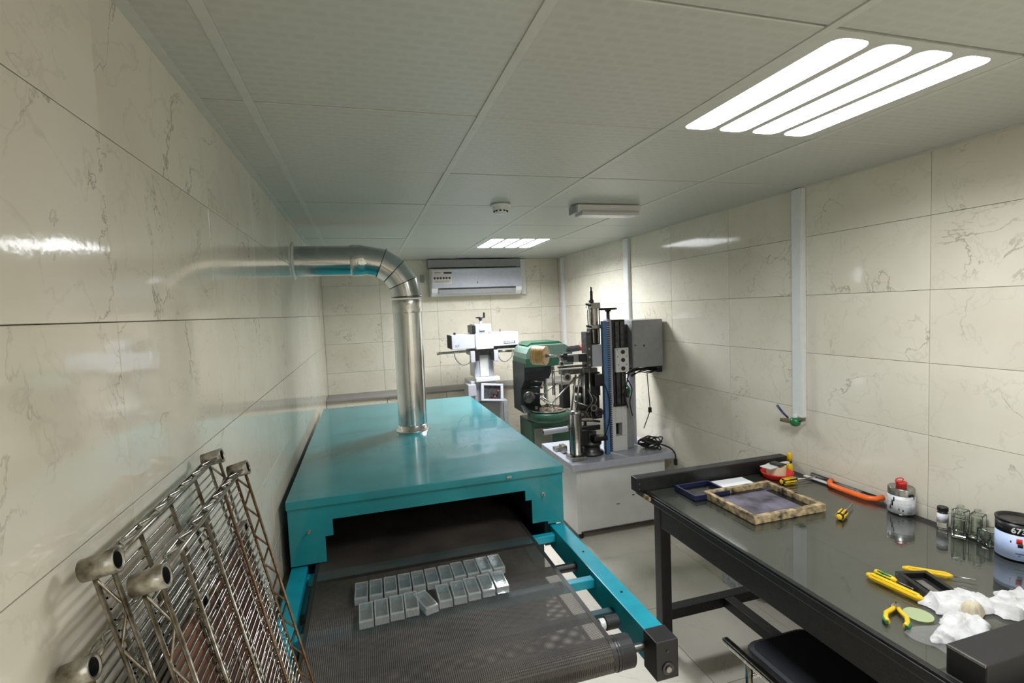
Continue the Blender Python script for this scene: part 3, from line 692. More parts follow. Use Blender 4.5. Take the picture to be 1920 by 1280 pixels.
screwdriver(1.552, 1.240, math.radians(-84), .215, .165, .0105, 'long yellow-handled screwdriver with green end beside the black tray', M_yel, M_yel)
screwdriver(1.700, 1.232, math.radians(-45), .19, .13, .0085, 'slim yellow screwdriver behind the black tray', M_yel, M_yel, .002)
# hacksaw
hs = thing('hacksaw', 'orange-framed hacksaw lying by the wall on the bench edge', 'saw', (2.165, 1.80, Z))
def bar(pts, r, mat, name, par, n=10, flat=1.):
    mb = MB().tube(pts, r, n); 
    return mb.build(name, mat, par)
H0, H1 = Vector((2.175, 1.925, Z+.011)), Vector((2.19, 1.685, Z+.011))
bar([(2.205, 1.95, Z+.012), (2.175, 1.935, Z+.012), (2.148, 1.905, Z+.012), (2.142, 1.86, Z+.012), (2.142, 1.77, Z+.012), (2.145, 1.72, Z+.012), (2.165, 1.692, Z+.013), (2.205, 1.688, Z+.016)], .0125, M_orange, 'saw_frame', hs)
MB().box(2.192, 2.196, 1.69, 2.06, Z+.006, Z+.018, 0, Matrix.Rotation(.03, 3, 'Z')).build('saw_blade', M_tin, hs)
bar([(2.197, 1.95, Z+.012), (2.197, 2.06, Z+.011)], .009, M_blk2, 'saw_handle', hs)
ru = MB().box(2.164, 2.182, 1.80, 2.075, Z+.001, Z+.006, .0005, Matrix.Rotation(.055, 3, 'Z'))
tag(ru.build('steel_rule', M_white), 'thin silver steel rule lying inside the orange saw frame', 'ruler')
nd_ = MB().box(2.06, 2.17, 2.018, 2.021, Z, Z+.002, 0, Matrix.Rotation(.1, 3, 'Z'))
tag(nd_.build('needle_file', M_steel), 'thin needle file pointing from the red dish towards the wall', 'file')
# oval solvent tin with red cap
tn = thing('solvent_tin', 'oval tin with smudged white label and red pull cap beside the wall', 'tin', (2.160, 1.575, Z))
OV = dict(sx=1.0, sy=.72)
def oval(prof, c, n=40, sx=.72, sy=1., a=0.): return MB().lathe(prof, c, n=n, sx=sx, sy=sy)
cx_, cy_ = 2.160, 1.575
oval([(0, 0), (.047, 0), (.049, .003), (.049, .108), (.047, .111), (.044, .110), (0, .110)], (cx_, cy_, Z), sx=.95, sy=1).build('tin_body', M_tin, tn)
oval([(.0495, .006), (.0498, .006), (.0498, .080), (.0495, .080)], (cx_, cy_, Z), sx=.95, sy=1).build('label', M_label, tn)
MB().lathe([(.0502, .05), (.0502, .066)], (cx_, cy_, Z), n=40, sx=.95).build('label_band', M_white, tn)
def arc_patch(c, r, a0, a1, z0, z1, name, mat, par, sx=1., n=8):
    vs = []; fs = []
    for k in range(n+1):
        a = a0+(a1-a0)*k/n
        for rr, z in ((r, z0), (r, z1), (r-.0006, z0), (r-.0006, z1)): vs.append((c[0]+rr*sx*math.cos(a), c[1]+rr*math.sin(a), c[2]+z))
    for k in range(n): fs += [[4*k, 4*k+4, 4*k+5, 4*k+1], [4*k+2, 4*k+3, 4*k+7, 4*k+6], [4*k+1, 4*k+5, 4*k+7, 4*k+3], [4*k, 4*k+2, 4*k+6, 4*k+4]]
    fs += [[0, 1, 3, 2], [4*n, 4*n+2, 4*n+3, 4*n+1]]
    return MB().add(vs, fs, True).build(name, mat, par)
d1 = math.atan2(-cy_, -cx_)   # direction from tin to the room's viewer side
for a0, a1, z0, z1 in ((.06, .16, .018, .026), (-.2, -.13, .022, .03), (.5, .9, .084, .093), (.95, 1.05, .07, .09), (-.75, -.62, .035, .06), (-.9, -.8, .02, .04), (-.6, -.5, .055, .075)):
    arc_patch((cx_, cy_, Z), .0506, d1+a0, d1+a1, z0, z1, 'ink_smudge', M_ink, tn, .95, 4)
cp = MB().lathe([(0, .110), (.019, .110), (.019, .125), (.021, .127), (.021, .131), (0, .131)], (cx_, cy_, Z), n=24).build('cap', M_red, tn)
pts = [(cx_-.006+.013*math.cos(a)*1.2, cy_+.004+.012*math.sin(a), Z+.133+.006*(1+math.cos(a))) for a in [2*PI*k/16 for k in range(17)]]
MB().tube(pts, .0025, 6).build('pull_ring', M_red, cp)
# vial
vi = thing('vial', 'small clear vial with black cap and white label beside the glass bottles', 'vial', (2.152, 1.408, Z))
MB().lathe([(0, 0), (.0165, 0), (.018, .003), (.018, .062), (.013, .07), (0, .07)], (2.152, 1.408, Z), n=24).build('vial_body', M_glass, vi)
MB().lathe([(.0183, .026), (.0187, .026), (.0187, .062), (.0183, .062)], (2.152, 1.408, Z), n=24).build('label', M_label, vi)
MB().cyl((2.152, 1.408, Z+.069), .018, .017, n=24, b=.002).build('cap', M_black, vi)
# thick clear glass bottles
def jar(x, y, a, label, lying=False, h=.075, w_=.05, d=.042):
    t = thing('glass_bottle', label, 'bottle', (x, y, Z)); o_ = MB().box(-w_/2, w_/2, -d/2, d/2, 0, h, .006); i_ = MB().box(-w_/2+.006, w_/2-.006, -d/2+.006, d/2-.006, .012, h-.006, .004)
    pre = Matrix.Identity(4)
    if lying: pre = Matrix.Translation((0, 0, d/2)) @ Matrix.Rotation(-PI/2, 4, 'Y') @ Matrix.Translation((0, 0, -h/2))
    T_ = Matrix.Translation((x, y, Z)) @ rotz(a) @ pre
    ov = [T_ @ v for v in o_.v]; iv = [T_ @ v for v in i_.v]; n = len(ov)
    me = bpy.data.meshes.new('bottle_body'); me.from_pydata([v-Vector((x, y, Z)) for v in ov+iv], [], o_.f+[[q+n for q in f][::-1] for f in i_.f]); me.materials.append(M_glassg); me.update()
    ob = bpy.data.objects.new('bottle_body', me); C.objects.link(ob); ob.parent = t
    nk = MB().pipe((0, 0, h+.0004), .0115, .007, .014, n=20); nk.xf(T_).build('bottle_neck', M_glassg, t)
    if lying: MB().cyl((0, 0, h+.002), .0068, .003, n=16).xf(T_).build('neck_opening', M_blk2, t)
    return t
jar(2.178, 1.362, .15, 'upright square clear glass bottle next to the vial', h=.088)
jar(2.178, 1.305, .25, 'upright clear glass bottle second from the vial by the wall', h=.092)
jar(2.128, 1.335, .5, 'front clear glass bottle of the group standing on the bare bench edge', h=.080)
jar(2.172, 1.250, PI-.35, 'clear glass bottle lying with its dark mouth facing out beside the ink tin', True, .078, .055, .055)
# ink tin with 673
ic = thing('ink_tin', 'tin of ink with black lid band reading 673 and pale blue label', 'tin', (2.135, 1.148, Z))
cX, cY = 2.150, 1.168
MB().lathe([(0, 0), (.056, 0), (.0575, .002), (.0575, .130), (.060, .131), (.060, .136), (.055, .136), (.053, .128), (0, .128)], (cX, cY, Z), n=48).build('tin_body', M_black, ic)
MB().lathe([(.0578, .004), (.0582, .004), (.0582, .090), (.0578, .090)], (cX, cY, Z), n=48).build('label', M_labelb, ic)
MB().lathe([(.0578, .092), (.0583, .092), (.0583, .128), (.0578, .128)], (cX, cY, Z), n=48).build('label_band', M_black, ic)
MB().lathe([(.050, .1285), (.047, .131), (.030, .1295), (0, .1295)], (cX, cY, Z), n=40).build('tin_lid', M_dsteel, ic)
d2 = math.atan2(-cY, -cX)
def text_on_cyl(txt, size, c, r, amid, z0, mat, par, name='lettering'):
    cu = bpy.data.curves.new(name, 'FONT'); cu.body = txt; cu.size = size; cu.extrude = .0003; cu.align_x = 'CENTER'; cu.resolution_u = 3; cu.offset = size*.02
    ob = bpy.data.objects.new(name, cu); C.objects.link(ob); dg = bpy.context.evaluated_depsgraph_get(); dg.update()
    me = bpy.data.meshes.new_from_object(ob.evaluated_get(dg)); bpy.data.objects.remove(ob)
    vs = []; o = Vector((0, 0, 0)); q = par
    while q is not None: o += q.location; q = q.parent
    for v in me.vertices:
        a = amid+v.co.x/r; rr = r+.0002+v.co.z
        v.co = Vector((c[0]+rr*math.cos(a), c[1]+rr*math.sin(a), c[2]+z0+v.co.y))-o
    me.materials.clear(); me.materials.append(mat); me.update()
    t = bpy.data.objects.new(name, me); C.objects.link(t); t.parent = par; return t
def text_flat(txt, size, M4, mat, par, name='lettering'):
    cu = bpy.data.curves.new(name, 'FONT'); cu.body = txt; cu.size = size; cu.extrude = .0003; cu.resolution_u = 2; cu.offset = size*.015
    ob = bpy.data.objects.new(name, cu); C.objects.link(ob); dg = bpy.context.evaluated_depsgraph_get(); dg.update()
    me = bpy.data.meshes.new_from_object(ob.evaluated_get(dg)); bpy.data.objects.remove(ob)
    o = Vector((0, 0, 0)); q = par
    while q is not None: o += q.location; q = q.parent
    for v in me.vertices: v.co = (M4 @ v.co)-o
    me.materials.clear(); me.materials.append(mat); me.update()
    t = bpy.data.objects.new(name, me); C.objects.link(t); t.parent = par; return t
text_on_cyl('673', .026, (cX, cY, Z), .0584, d2+.06, .098, M_white, ic)
arc_patch((cX, cY, Z), .0586, d2-.04, d2+.22, .062, .080, 'red_emblem', M_red, ic)
arc_patch((cX, cY, Z), .0588, d2+.02, d2+.25, .050, .063, 'black_emblem', M_black, ic)
arc_patch((cX, cY, Z), .0587, d2-.08, d2+.32, .026, .029, 'print_line', M_bluev, ic)
arc_patch((cX, cY, Z), .0587, d2+.05, d2+.15, .019, .021, 'print_line', M_bluev, ic)
arc_patch((cX, cY, Z), .0587, d2-.30, d2-.25, .062, .070, 'ink_smudge', M_ink, ic)
# black tray with tools
bt = thing('tool_tray', 'black rectangular plastic tray between the yellow screwdrivers and the cotton gloves', 'tray', (1.66, 1.12, Z))
tray(None, 1.600, 1.700, 1.020, 1.195, Z, .024, .015, M_black, M_blk2, bt, math.radians(-18))
gl_ = MB().box(1.635, 1.660, 1.04, 1.16, Z+.006, Z+.012, .002, Matrix.Rotation(math.radians(-18), 3, 'Z'))
tag(gl_.build('metal_blade', M_tin), 'silver squeegee blade lying inside the black tray', 'blade')
# pliers
pl = thing('pliers', 'yellow and green handled pliers near the front edge of the bench', 'pliers', (1.45, 1.07, Z))
def PP(pts):
    T_ = Matrix.Translation((1.388, 1.022, Z+.008)) @ rotz(math.atan2(.096, .126)) @ Matrix.Diagonal((.84, .80, 1, 1)); return [T_ @ Vector(p) for p in pts]
for s in (-1, 1):
    h = MB().tube(PP([(0, .024*s, 0), (.025, .031*s, 0), (.055, .030*s, .001), (.085, .014*s, .001), (.105, .006*s, .001)]), .0062, 10).build('handle', M_yel, pl)
    MB().tube(PP([(-.002, .028*s, -.002), (.02, .0365*s, -.002), (.055, .0345*s, -.002), (.075, .024*s, -.002)]), .0052, 8).build('grip', M_tgreen, h)
    MB().tube(PP([(.102, .005*s, 0), (.115, .011*s, 0), (.135, .007*s, 0), (.150, .003*s, 0)]), .0068, 8, r2=.0035).build('jaw', M_steel, pl)
MB().cyl(PP([(.112, 0, -.006)])[0], .009, .014, n=16, b=.001).build('pivot', M_steel, pl)
tag(MB().cyl((1.497, 1.040, Z), .036, .0015, n=40).build('clear_disc', M_film), 'round pale green translucent disc beside the pliers', 'disc')
fm = MB(); g = 14; vs = []; fs = []
for i in range(g):
    for j in range(g):
        u, v = i/(g-1), j/(g-1)
        x = 1.385+.13*u+.01*math.sin(6*v); y = .882+.115*v+.008*math.sin(5*u)
        vs.append((x, y, Z+.0012+.004*max(0, noise.noise(Vector((u*4, v*4, 2))))))
for i in range(g-1):
    for j in range(g-1): fs.append([i*g+j, (i+1)*g+j, (i+1)*g+j+1, i*g+j+1])
tag(fm.add(vs, fs, True).build('plastic_film', M_bag), 'crinkled clear plastic film at the near corner of the glass', 'plastic film')
# cotton gloves: crumpled cloth, each a folded double-sided mound with finger stubs
def glove(cx, cy, rx, ry, h, a, seed, label, fingers, mat=M_cloth, base=0.):
    g = 96; vs = []; fs = []
    rm = Matrix.Rotation(a, 3, 'Z'); nz = noise.noise
    for i in range(g):
        for j in range(g):
            u, v = i/(g-1)*2-1, j/(g-1)*2-1
            du_, dv_ = u*math.sqrt(1-v*v/2), v*math.sqrt(1-u*u/2); r = math.hypot(du_, dv_); th = math.atan2(dv_, du_)
            rad = 1+.22*nz(Vector((math.cos(th)*2.2, math.sin(th)*2.2, seed)))+.07*nz(Vector((math.cos(th)*7, math.sin(th)*7, seed)))
            for fa, fl_, fw in fingers:
                dd = (th-fa+PI) % (2*PI)-PI; rad += fl_*math.exp(-(dd/fw)**2)
            x, y = du_*rad*rx, dv_*rad*ry
            q = Vector((x*14, y*14, seed*3)); w1, w2 = nz(q), nz(q+Vector((7, 3, 1)))
            ph = seed+1.6*nz(Vector((x*6, y*6, seed)))
            t1 = (x*math.cos(ph)+y*math.sin(ph))*150+5*w1
            t2 = (-x*math.sin(ph)+y*math.cos(ph))*95+6*w2
            f1 = (1-abs(math.sin(t1*.5)))**1.3; f2 = (1-abs(math.sin(t2*.5)))**1.6
            big = .5+.9*nz(Vector((x*11, y*11, seed+4)))
            mixv = min(1, max(0, .5+1.6*nz(Vector((x*9, y*9, seed+9)))))
            z = (1-r**5)*h*(.16+.45*max(0, big)+.62*(f1*mixv+f2*(1-mixv)))+.004*(1-r**10)*(.6+.5*w1)
            x += .004*w2*(1-r); y += .004*w1*(1-r)
            p = rm @ Vector((x, y, 0)); vs.append((cx+p.x, cy+p.y, Z+.0008+base*(1-r**4)+max(z, 0)))
    for i in range(g-1):
        for j in range(g-1): fs.append([i*g+j, (i+1)*g+j, (i+1)*g+j+1, i*g+j+1])
    o = MB().add(vs, fs, True).build('cotton_glove', mat); return tag(o, label, 'glove', 'cotton gloves on the workbench')
glove(1.545, .950, .098, .056, .026, .42, 1.3, 'crumpled white cotton glove nearest the front edge of the bench', [(PI*.80, .55, .20), (-2.9, .35, .18), (.3, .25, .25)])
glove(1.655, 1.030, .092, .052, .034, -.25, 4.1, 'crumpled white cotton glove piled behind the front one, touching the black tray', [(2.7, .30, .22), (1.2, .25, .2), (-2.6, .3, .2)], base=.004)
glove(1.795, .978, .10, .050, .028, .25, 7.7, 'white cotton glove farthest right, bunched against the near end beam', [(2.2, .5, .2), (.3, .3, .25), (1.2, .35, .2)])
glove(1.640, .992, .036, .024, .010, .1, 9.2, 'yellowed cotton glove cuff lying on top of the white gloves', [(0, .3, .3), (2.5, .3, .3)], M_clothy, base=.026)

# ------------------------------------------------------------------ wall services
def trunk(y0, y1, z0, label, d=.028):
    t = MB().box(XR-d, XR-.0005, y0, y1, z0, ZC-.004, .002)
    t.box(XR-d-.003, XR-d+.001, y0+.005, y1-.005, z0+.001, ZC-.006, .0015)
    return struct(t.build('trim_5', M_white), label)
t5 = trunk(2.112, 2.178, 1.062, 'white vertical pipe casing ending at the green valve'); t5.name = 'trim_5'
t6 = trunk(3.895, 3.975, .9, 'white vertical pipe casing behind the stamping press'); t6.name = 'trim_6'
t7 = trunk(5.36, 5.42, .9, 'white vertical pipe casing near the far corner'); t7.name = 'trim_7'
va = thing('ball_valve', 'green ball valve with navy lever below the white pipe casing', 'valve', (2.185, 2.165, 1.03))
MB().ball((2.182, 2.150, 1.036), .026, .030, .026, 18).build('valve_body', M_valve, va)
MB().cyl((2.182, 2.150, 1.055), .012, .020, n=14, b=.001).build('valve_neck', M_white, va)
MB().cyl((2.182, 2.178, 1.032), .014, .042, (-.2, 1, 0), 6).cyl((2.175, 2.205, 1.032), .010, .028, (-.2, 1, 0), 12).build('hose_barb', M_brass, va)
MB().tube([(2.165, 2.178, 1.052), (2.155, 2.205, 1.078), (2.15, 2.24, 1.112)], .0055, 8, r2=.007).build('lever', M_bluev, va)
MB().tube([(2.182, 2.125, 1.045), (2.20, 2.10, 1.052)], .006, 8, r2=.003).build('drain_spur', M_dsteel, va)

# air conditioner
ac = thing('air_conditioner', 'white split air conditioner high on the far wall', 'air conditioner', (1.19, 5.45, 1.86))
ax0, ax1 = .715, 1.70
prof = [(5.555, 1.86), (5.40, 1.862), (5.355, 1.90), (5.345, 1.935), (5.345, 2.12), (5.36, 2.145), (5.40, 2.152), (5.555, 2.152)]
MB().prism(prof, 0, ax0, ax1).build('casing', M_white, ac)
MB().box(ax0+.002, ax1-.002, 5.336, 5.346, 1.944, 2.138, .003).build('front_panel', M_white2, ac)
MB().box(ax0+.07, ax1-.07, 5.338, 5.350, 1.882, 1.928, .004, Matrix.Rotation(.25, 3, 'X')).build('air_flap', M_grey2, ac)
MB().box(ax0+.068, ax1-.068, 5.340, 5.350, 1.930, 1.942).build('outlet_gap', M_dark, ac)
lb = MB().box(ax0+.012, ax0+.215, 5.3352, 5.3362, 1.985, 2.132).build('energy_label', pm('label_beige', (196, 190, 184), .5, var=.04), ac)
mk = MB()
for k in range(6): mk.cyl((ax0+.035+k*.031, 5.335, 2.048), .013, .0007, (0, -1, 0), 14)
mk.build('rating_mark', pm('label_print', (70, 50, 52), .6), lb)
MB().box(ax0+.13, ax0+.215, 5.3345, 5.3352, 2.093, 2.112).box(ax0+.03, ax0+.10, 5.3345, 5.3352, 2.10, 2.106).box(ax0+.03, ax0+.19, 5.3345, 5.3352, 2.015, 2.018).box(ax0+.03, ax0+.19, 5.3345, 5.3352, 2.004, 2.007).build('print_line', M_dark, lb)
MB().box(1.20, 1.208, 5.3345, 5.3362, 1.985, 2.005).build('indicator', M_dark, ac)
pc2 = struct(MB().box(1.745, 1.80, 5.505, 5.559, 1.86, ZC-.004, .003).build('trim_8', M_white), 'pale pipe casing on the far wall right of the air conditioner')
MB().box(.70, 1.72, 5.42, 5.555, 2.165, 2.25, .003).build('shade_strip', M_grey2, ac)  # mid-grey block stands in for the shadow above the unit
cb = MB().box(.625, .665, 5.52, 5.558, 2.02, 2.10, .004)
tag(cb.build('socket_box', M_grey2), 'small grey socket box left of the air conditioner', 'socket')

# emergency light + smoke detector
em = thing('emergency_light', 'slim unlit emergency light fixed across the ceiling', 'emergency light', (1.36, 2.66, ZC))
MB().box(1.165, 1.555, 2.60, 2.70, ZC-.045, ZC-.0035, .006).build('housing', M_grey, em)
MB().box(1.185, 1.54, 2.585, 2.692, ZC-.064, ZC-.040, .010).build('diffuser', pm('frosted_cover', (190, 186, 188), .25, var=.03), em)
MB().box(1.155, 1.168, 2.60, 2.70, ZC-.05, ZC-.006, .003).build('end_cap', M_grey2, em)
sd = thing('smoke_detector', 'round white smoke detector on the ceiling left of the emergency light', 'smoke detector', (.745, 2.66, ZC))
MB().lathe([(0, -.0035), (.055, -.0035), (.055, -.012), (.052, -.016), (0, -.016)], (.745, 2.66, ZC), n=32).build('base', M_white, sd)
MB().lathe([(.045, -.016), (.044, -.030), (.034, -.034), (.034, -.044), (.028, -.052), (0, -.053)], (.745, 2.66, ZC), n=32).build('chamber', M_white, sd)
mb = MB()
for k in range(10):
    a = 2*PI*k/10; mb.box(.745+.0345*math.cos(a)-.005, .745+.0345*math.cos(a)+.005, 2.66+.0345*math.sin(a)-.005, 2.66+.0345*math.sin(a)+.005, ZC-.0425, ZC-.036)
mb.build('vent_slots', M_blk2, sd)

# ------------------------------------------------------------------ grey cabinet on casters with hot stamping press
cab = thing('machine_cabinet', 'light grey steel cabinet on casters carrying the stamping press', 'cabinet', (1.76, 3.58, 0))
MB().box(1.405, 2.13, 3.31, 3.86, .055, .535, .003).build('body', M_grey, cab)
MB().box(1.435, 2.105, 3.3065, 3.311, .075, .51, .002).build('front_panel', M_grey, cab)
MB().box(1.355, 2.175, 3.26, 3.90, .535, .583, .004).build('top_slab', M_white2, cab)
MB().box(1.43, 2.10, 3.307, 3.312, .056, .070).build('plinth_strip', M_dark, cab)
for x, z in ((1.72, .235), (1.735, .235), (1.85, .285), (1.86, .285)): MB().cyl((x, 3.3065, z), .0045, .002, (0, -1, 0), 8).build('screw', M_blk2, cab)
for x in (1.45, 2.08):
    for y in (3.37, 3.80):
        c = MB().box(x-.022, x+.022, y-.018, y+.018, .042, .056).build('caster', M_dsteel, cab)
        MB().cyl((x-.012, y-.01, .0235), .0235, .024, (1, 0, 0), 20, .003).build('wheel', M_rub, c)
SZ = .5832
pr = thing('stamping_press', 'tall hot stamping press with blue rack, foil roll and grey control box', 'machine', (1.75, 3.55, SZ))
# base plate and steel cylinder
MB().box(1.385, 1.50, 3.33, 3.45, SZ, SZ+.028, .004).build('cylinder_base', M_steel, pr)
MB().lathe([(0, 0), (.047, 0), (.047, .02), (.041, .024), (.041, .30), (.047, .304), (.047, .33), (0, .335)], (1.445, 3.39, SZ+.028), n=32).build('air_cylinder', M_steel, pr)
for a in (0, 1, 2, 3):
    MB().tube([(1.445+.046*math.cos(a*PI/2+.8), 3.39+.046*math.sin(a*PI/2+.8), SZ+.03), (1.445+.046*math.cos(a*PI/2+.8), 3.39+.046*math.sin(a*PI/2+.8), SZ+.36)], .004, 6).build('tie_rod', M_dsteel, pr)
MB().pipe((1.205, 3.42, .800), .020, .015, .19, (1, 0, .03), 20).build('spindle_sleeve', M_white2, pr)
MB().cyl((1.206, 3.42, .800), .0149, .003, (1, 0, .03), 16).build('sleeve_shade', M_blk2, pr)  # black disc paints the dark hollow of the sleeve end
MB().cyl((1.39, 3.42, .806), .012, .16, (1, 0, 0), 14).build('spindle', M_dsteel, pr)
# blue rack
rk = MB().box(1.695, 1.728, 3.40, 3.44, SZ+.001, 1.580, .002).build('rack_strip', M_blue, pr)
mb = MB(); z = SZ+.02
while z < 1.565:
    mb.box(1.726, 1.746, 3.392, 3.425, z, z+.009); z += .0165
t_ = mb.build('rack_teeth', pm('dark_blue_teeth', (46, 66, 96), .5), rk); t_['kind'] = 'stuff'
MB().box(1.748, 1.782, 3.43, 3.50, .95, 1.590, .003).build('column_plate', M_white2, pr)
MB().box(1.782, 1.885, 3.42, 3.50, .93, 1.585, .004).build('slide_housing', M_black, pr)
MB().box(1.80, 1.83, 3.408, 3.421, .95, 1.57, .002).box(1.842, 1.866, 3.408, 3.421, .95, 1.57, .002).build('slide_rail', M_dsteel, pr)
cp_ = MB().box(1.785, 1.892, 3.385, 3.409, 1.195, 1.375, .003).build('control_plate', M_grey, pr)
for z in (1.345, 1.285, 1.222):
    MB().cyl((1.842, 3.386, z), .015, .012, (0, -1, 0), 18, .002).build('knob', M_black, cp_)
for x, z in ((1.80, 1.31), (1.875, 1.31), (1.805, 1.25), (1.872, 1.25), (1.80, 1.362), (1.876, 1.362)):
    MB().cyl((x, 3.386, z), .004, .003, (0, -1, 0), 8).build('screw', M_dsteel, cp_)
# grey cast foot with a window
MB().box(1.745, 1.895, 3.44, 3.56, SZ, .70, .006).box(1.745, 1.80, 3.44, 3.52, .70, .95, .004).box(1.852, 1.895, 3.44, 3.52, .70, .95, .004).box(1.80, 1.852, 3.44, 3.52, .80, .95, .004).box(1.755, 1.885, 3.52, 3.56, .70, .95, .004).build('column_foot', M_grey, pr)
MB().box(1.801, 1.851, 3.50, 3.519, .70, .80).build('foot_window', M_blk2, pr)
MB().box(1.90, 1.97, 3.47, 3.60, SZ+.001, .98, .01).build('regulator_block', M_grey2, pr)
MB().cyl((1.93, 3.50, .98), .022, .07, n=16, b=.004).build('regulator', M_dsteel, pr)
# hand wheel
hw = MB().tube([(1.775, 3.47, 1.585), (1.775, 3.47, 1.655)], .013, 12).build('wheel_stem', M_dsteel, pr)
MB().lathe([(0, 0), (.022, 0), (.022, .012), (.058, .016), (.064, .012), (.070, .018), (.064, .028), (.02, .024), (0, .024)], (1.775, 3.47, 1.648), n=28).build('hand_wheel', M_black, hw)
# pneumatic top cylinder
for z0, z1 in ((1.525, 1.555), (1.675, 1.718)): MB().box(1.618, 1.700, 3.44, 3.52, z0, z1, .004).build('cylinder_head', M_steel, pr)
MB().cyl((1.66, 3.48, 1.553), .033, .124, n=28).build('press_cylinder', M_steel, pr)
for dx in (-.032, .032):
    for dy in (-.03, .03): MB().tube([(1.66+dx, 3.48+dy, 1.55), (1.66+dx, 3.48+dy, 1.68)], .004, 6).build('tie_rod', M_dsteel, pr)
MB().lathe([(0, 0), (.019, 0), (.019, .02), (.013, .025), (.013, .085), (.008, .09), (.008, .115), (0, .12)], (1.645, 3.48, 1.718), n=20).build('adjuster', M_dsteel, pr)
for z in (1.70, 1.54):
    MB().tube([(1.62, 3.44, z), (1.592, 3.43, z+.004), (1.575, 3.43, z+.012)], .008, 8, r2=.005).build('air_fitting', M_black, pr)
MB().tube([(1.592, 3.43, 1.70), (1.588, 3.43, 1.62), (1.592, 3.43, 1.55)], .004, 8).build('air_tube', M_steel, pr)
MB().box(1.618, 1.695, 3.45, 3.52, 1.41, 1.524, .003).build('press_head', M_black, pr)
MB().cyl((1.635, 3.44, 1.42), .008, .10, n=10).cyl((1.675, 3.44, 1.42), .008, .10, n=10).build('guide_pin', M_steel, pr)
MB().box(1.612, 1.692, 3.42, 3.50, 1.245, 1.408, .003).build('heater_cover', M_white2, pr)
MB().box(1.572, 1.608, 3.43, 3.52, 1.235, 1.505, .003).build('head_bracket', M_dsteel, pr)
for z in (1.26, 1.32, 1.38): MB().cyl((1.59, 3.43, z), .009, .008, (0, -1, 0), 10, .002).build('bolt', M_steel, pr)
# control box
kb = MB().box(1.935, 2.195, 3.40, 3.66, 1.215, 1.575, .006).build('control_box', M_grey2, pr)
MB().box(1.942, 2.190, 3.396, 3.402, 1.222, 1.568, .002).build('box_door', M_grey2, kb)
MB().cyl((1.955, 3.396, 1.385), .006, .004, (0, -1, 0), 10).cyl((2.03, 3.396, 1.38), .008, .002, (0, -1, 0), 12).build('door_lock', M_dsteel, kb)
MB().box(1.885, 1.938, 3.47, 3.62, 1.24, 1.545, .004).build('box_bracket', M_dsteel, pr)
MB().cyl((2.03, 3.60, SZ+.001), .032, .632, n=24).build('box_post', M_white2, pr)
# foil roll and its arm
fo = MB().lathe([(.014, 0), (.066, 0), (.070, .004), (.070, .10), (.066, .104), (.014, .104), (.014, 0)], (1.190, 3.53, 1.352), (.74, -.67, -.04), 36, smooth=False).build('foil_roll', M_amber, pr)
for s_ in (.018, .034): MB().pipe(Vector((1.190, 3.53, 1.352))+Vector((.74, -.67, -.04)).normalized()*s_, .0712, .06, .003, (.74, -.67, -.04), 36).build('foil_band', pm('pale_foil', (226, 204, 160), .3), fo)
MB().tube([(1.190, 3.53, 1.352), (1.29, 3.44, 1.346), (1.39, 3.40, 1.342)], .010, 12).build('roll_spindle', M_steel, pr)
MB().cyl((1.375, 3.405, 1.342), .028, .03, (.93, -.36, -.05), 24, .003).build('brake_disc', M_black, pr)
MB().box(1.38, 1.60, 3.46, 3.50, 1.285, 1.345, .003).build('roll_arm', M_grey2, pr)
MB().box(1.425, 1.475, 3.447, 3.461, 1.292, 1.335, .003).box(1.52, 1.575, 3.44, 3.461, 1.285, 1.345, .003).build('clamp_block', M_black, pr)
MB().box(1.36, 1.62, 3.46, 3.49, 1.247, 1.262, .002).box(1.38, 1.66, 3.44, 3.52, 1.20, 1.235, .003).build('lower_arm', M_dsteel, pr)
def wheel(x, y, z, r, mat=M_steel, hub=M_black, ax=(0, -1, 0), w_=.018):
    o = MB().pipe((x, y, z), r, r*.62, w_, ax, 24).build('guide_wheel', mat, pr)
    MB().cyl((x, y, z), r*.6, w_*.8, ax, 18).build('wheel_hub', hub, o)
wheel(1.375, 3.45, 1.285, .020); wheel(1.41, 3.44, 1.185, .030); wheel(1.60, 3.41, .945, .026); wheel(1.645, 3.42, .905, .034, M_dsteel); wheel(1.515, 3.43, .90, .022, M_black, M_steel)
for pts, r in (([(1.20, 3.42, 1.045), (1.27, 3.42, .995), (1.46, 3.42, 1.165), (1.55, 3.43, 1.20)], .0055), ([(1.205, 3.44, 1.06), (1.33, 3.44, 1.145)], .005),
               ([(1.21, 3.40, 1.055), (1.27, 3.38, 1.01), (1.47, 3.40, 1.19)], .0045), ([(1.475, 3.42, 1.20), (1.43, 3.42, .93)], .007), ([(1.505, 3.42, 1.20), (1.47, 3.42, .93)], .007),
               ([(1.545, 3.44, 1.24), (1.545, 3.44, .80)], .012), ([(1.59, 3.44, 1.22), (1.60, 3.45, .84)], .008), ([(1.46, 3.43, 1.0), (1.66, 3.43, .92)], .006),
               ([(1.44, 3.43, .88), (1.66, 3.43, .83)], .010), ([(1.31, 3.45, 1.27), (1.31, 3.45, 1.06)], .012), ([(1.29, 3.42, 1.24), (1.36, 3.42, 1.23), (1.365, 3.42, 1.10)], .005)):
    MB().tube(pts, r, 10).build('link_rod', M_steel, pr)
for p in ((1.20, 3.42, 1.048), (1.27, 3.40, .998), (1.46, 3.42, 1.17)): MB().ball(p, .012).build('rod_joint', M_steel, pr)
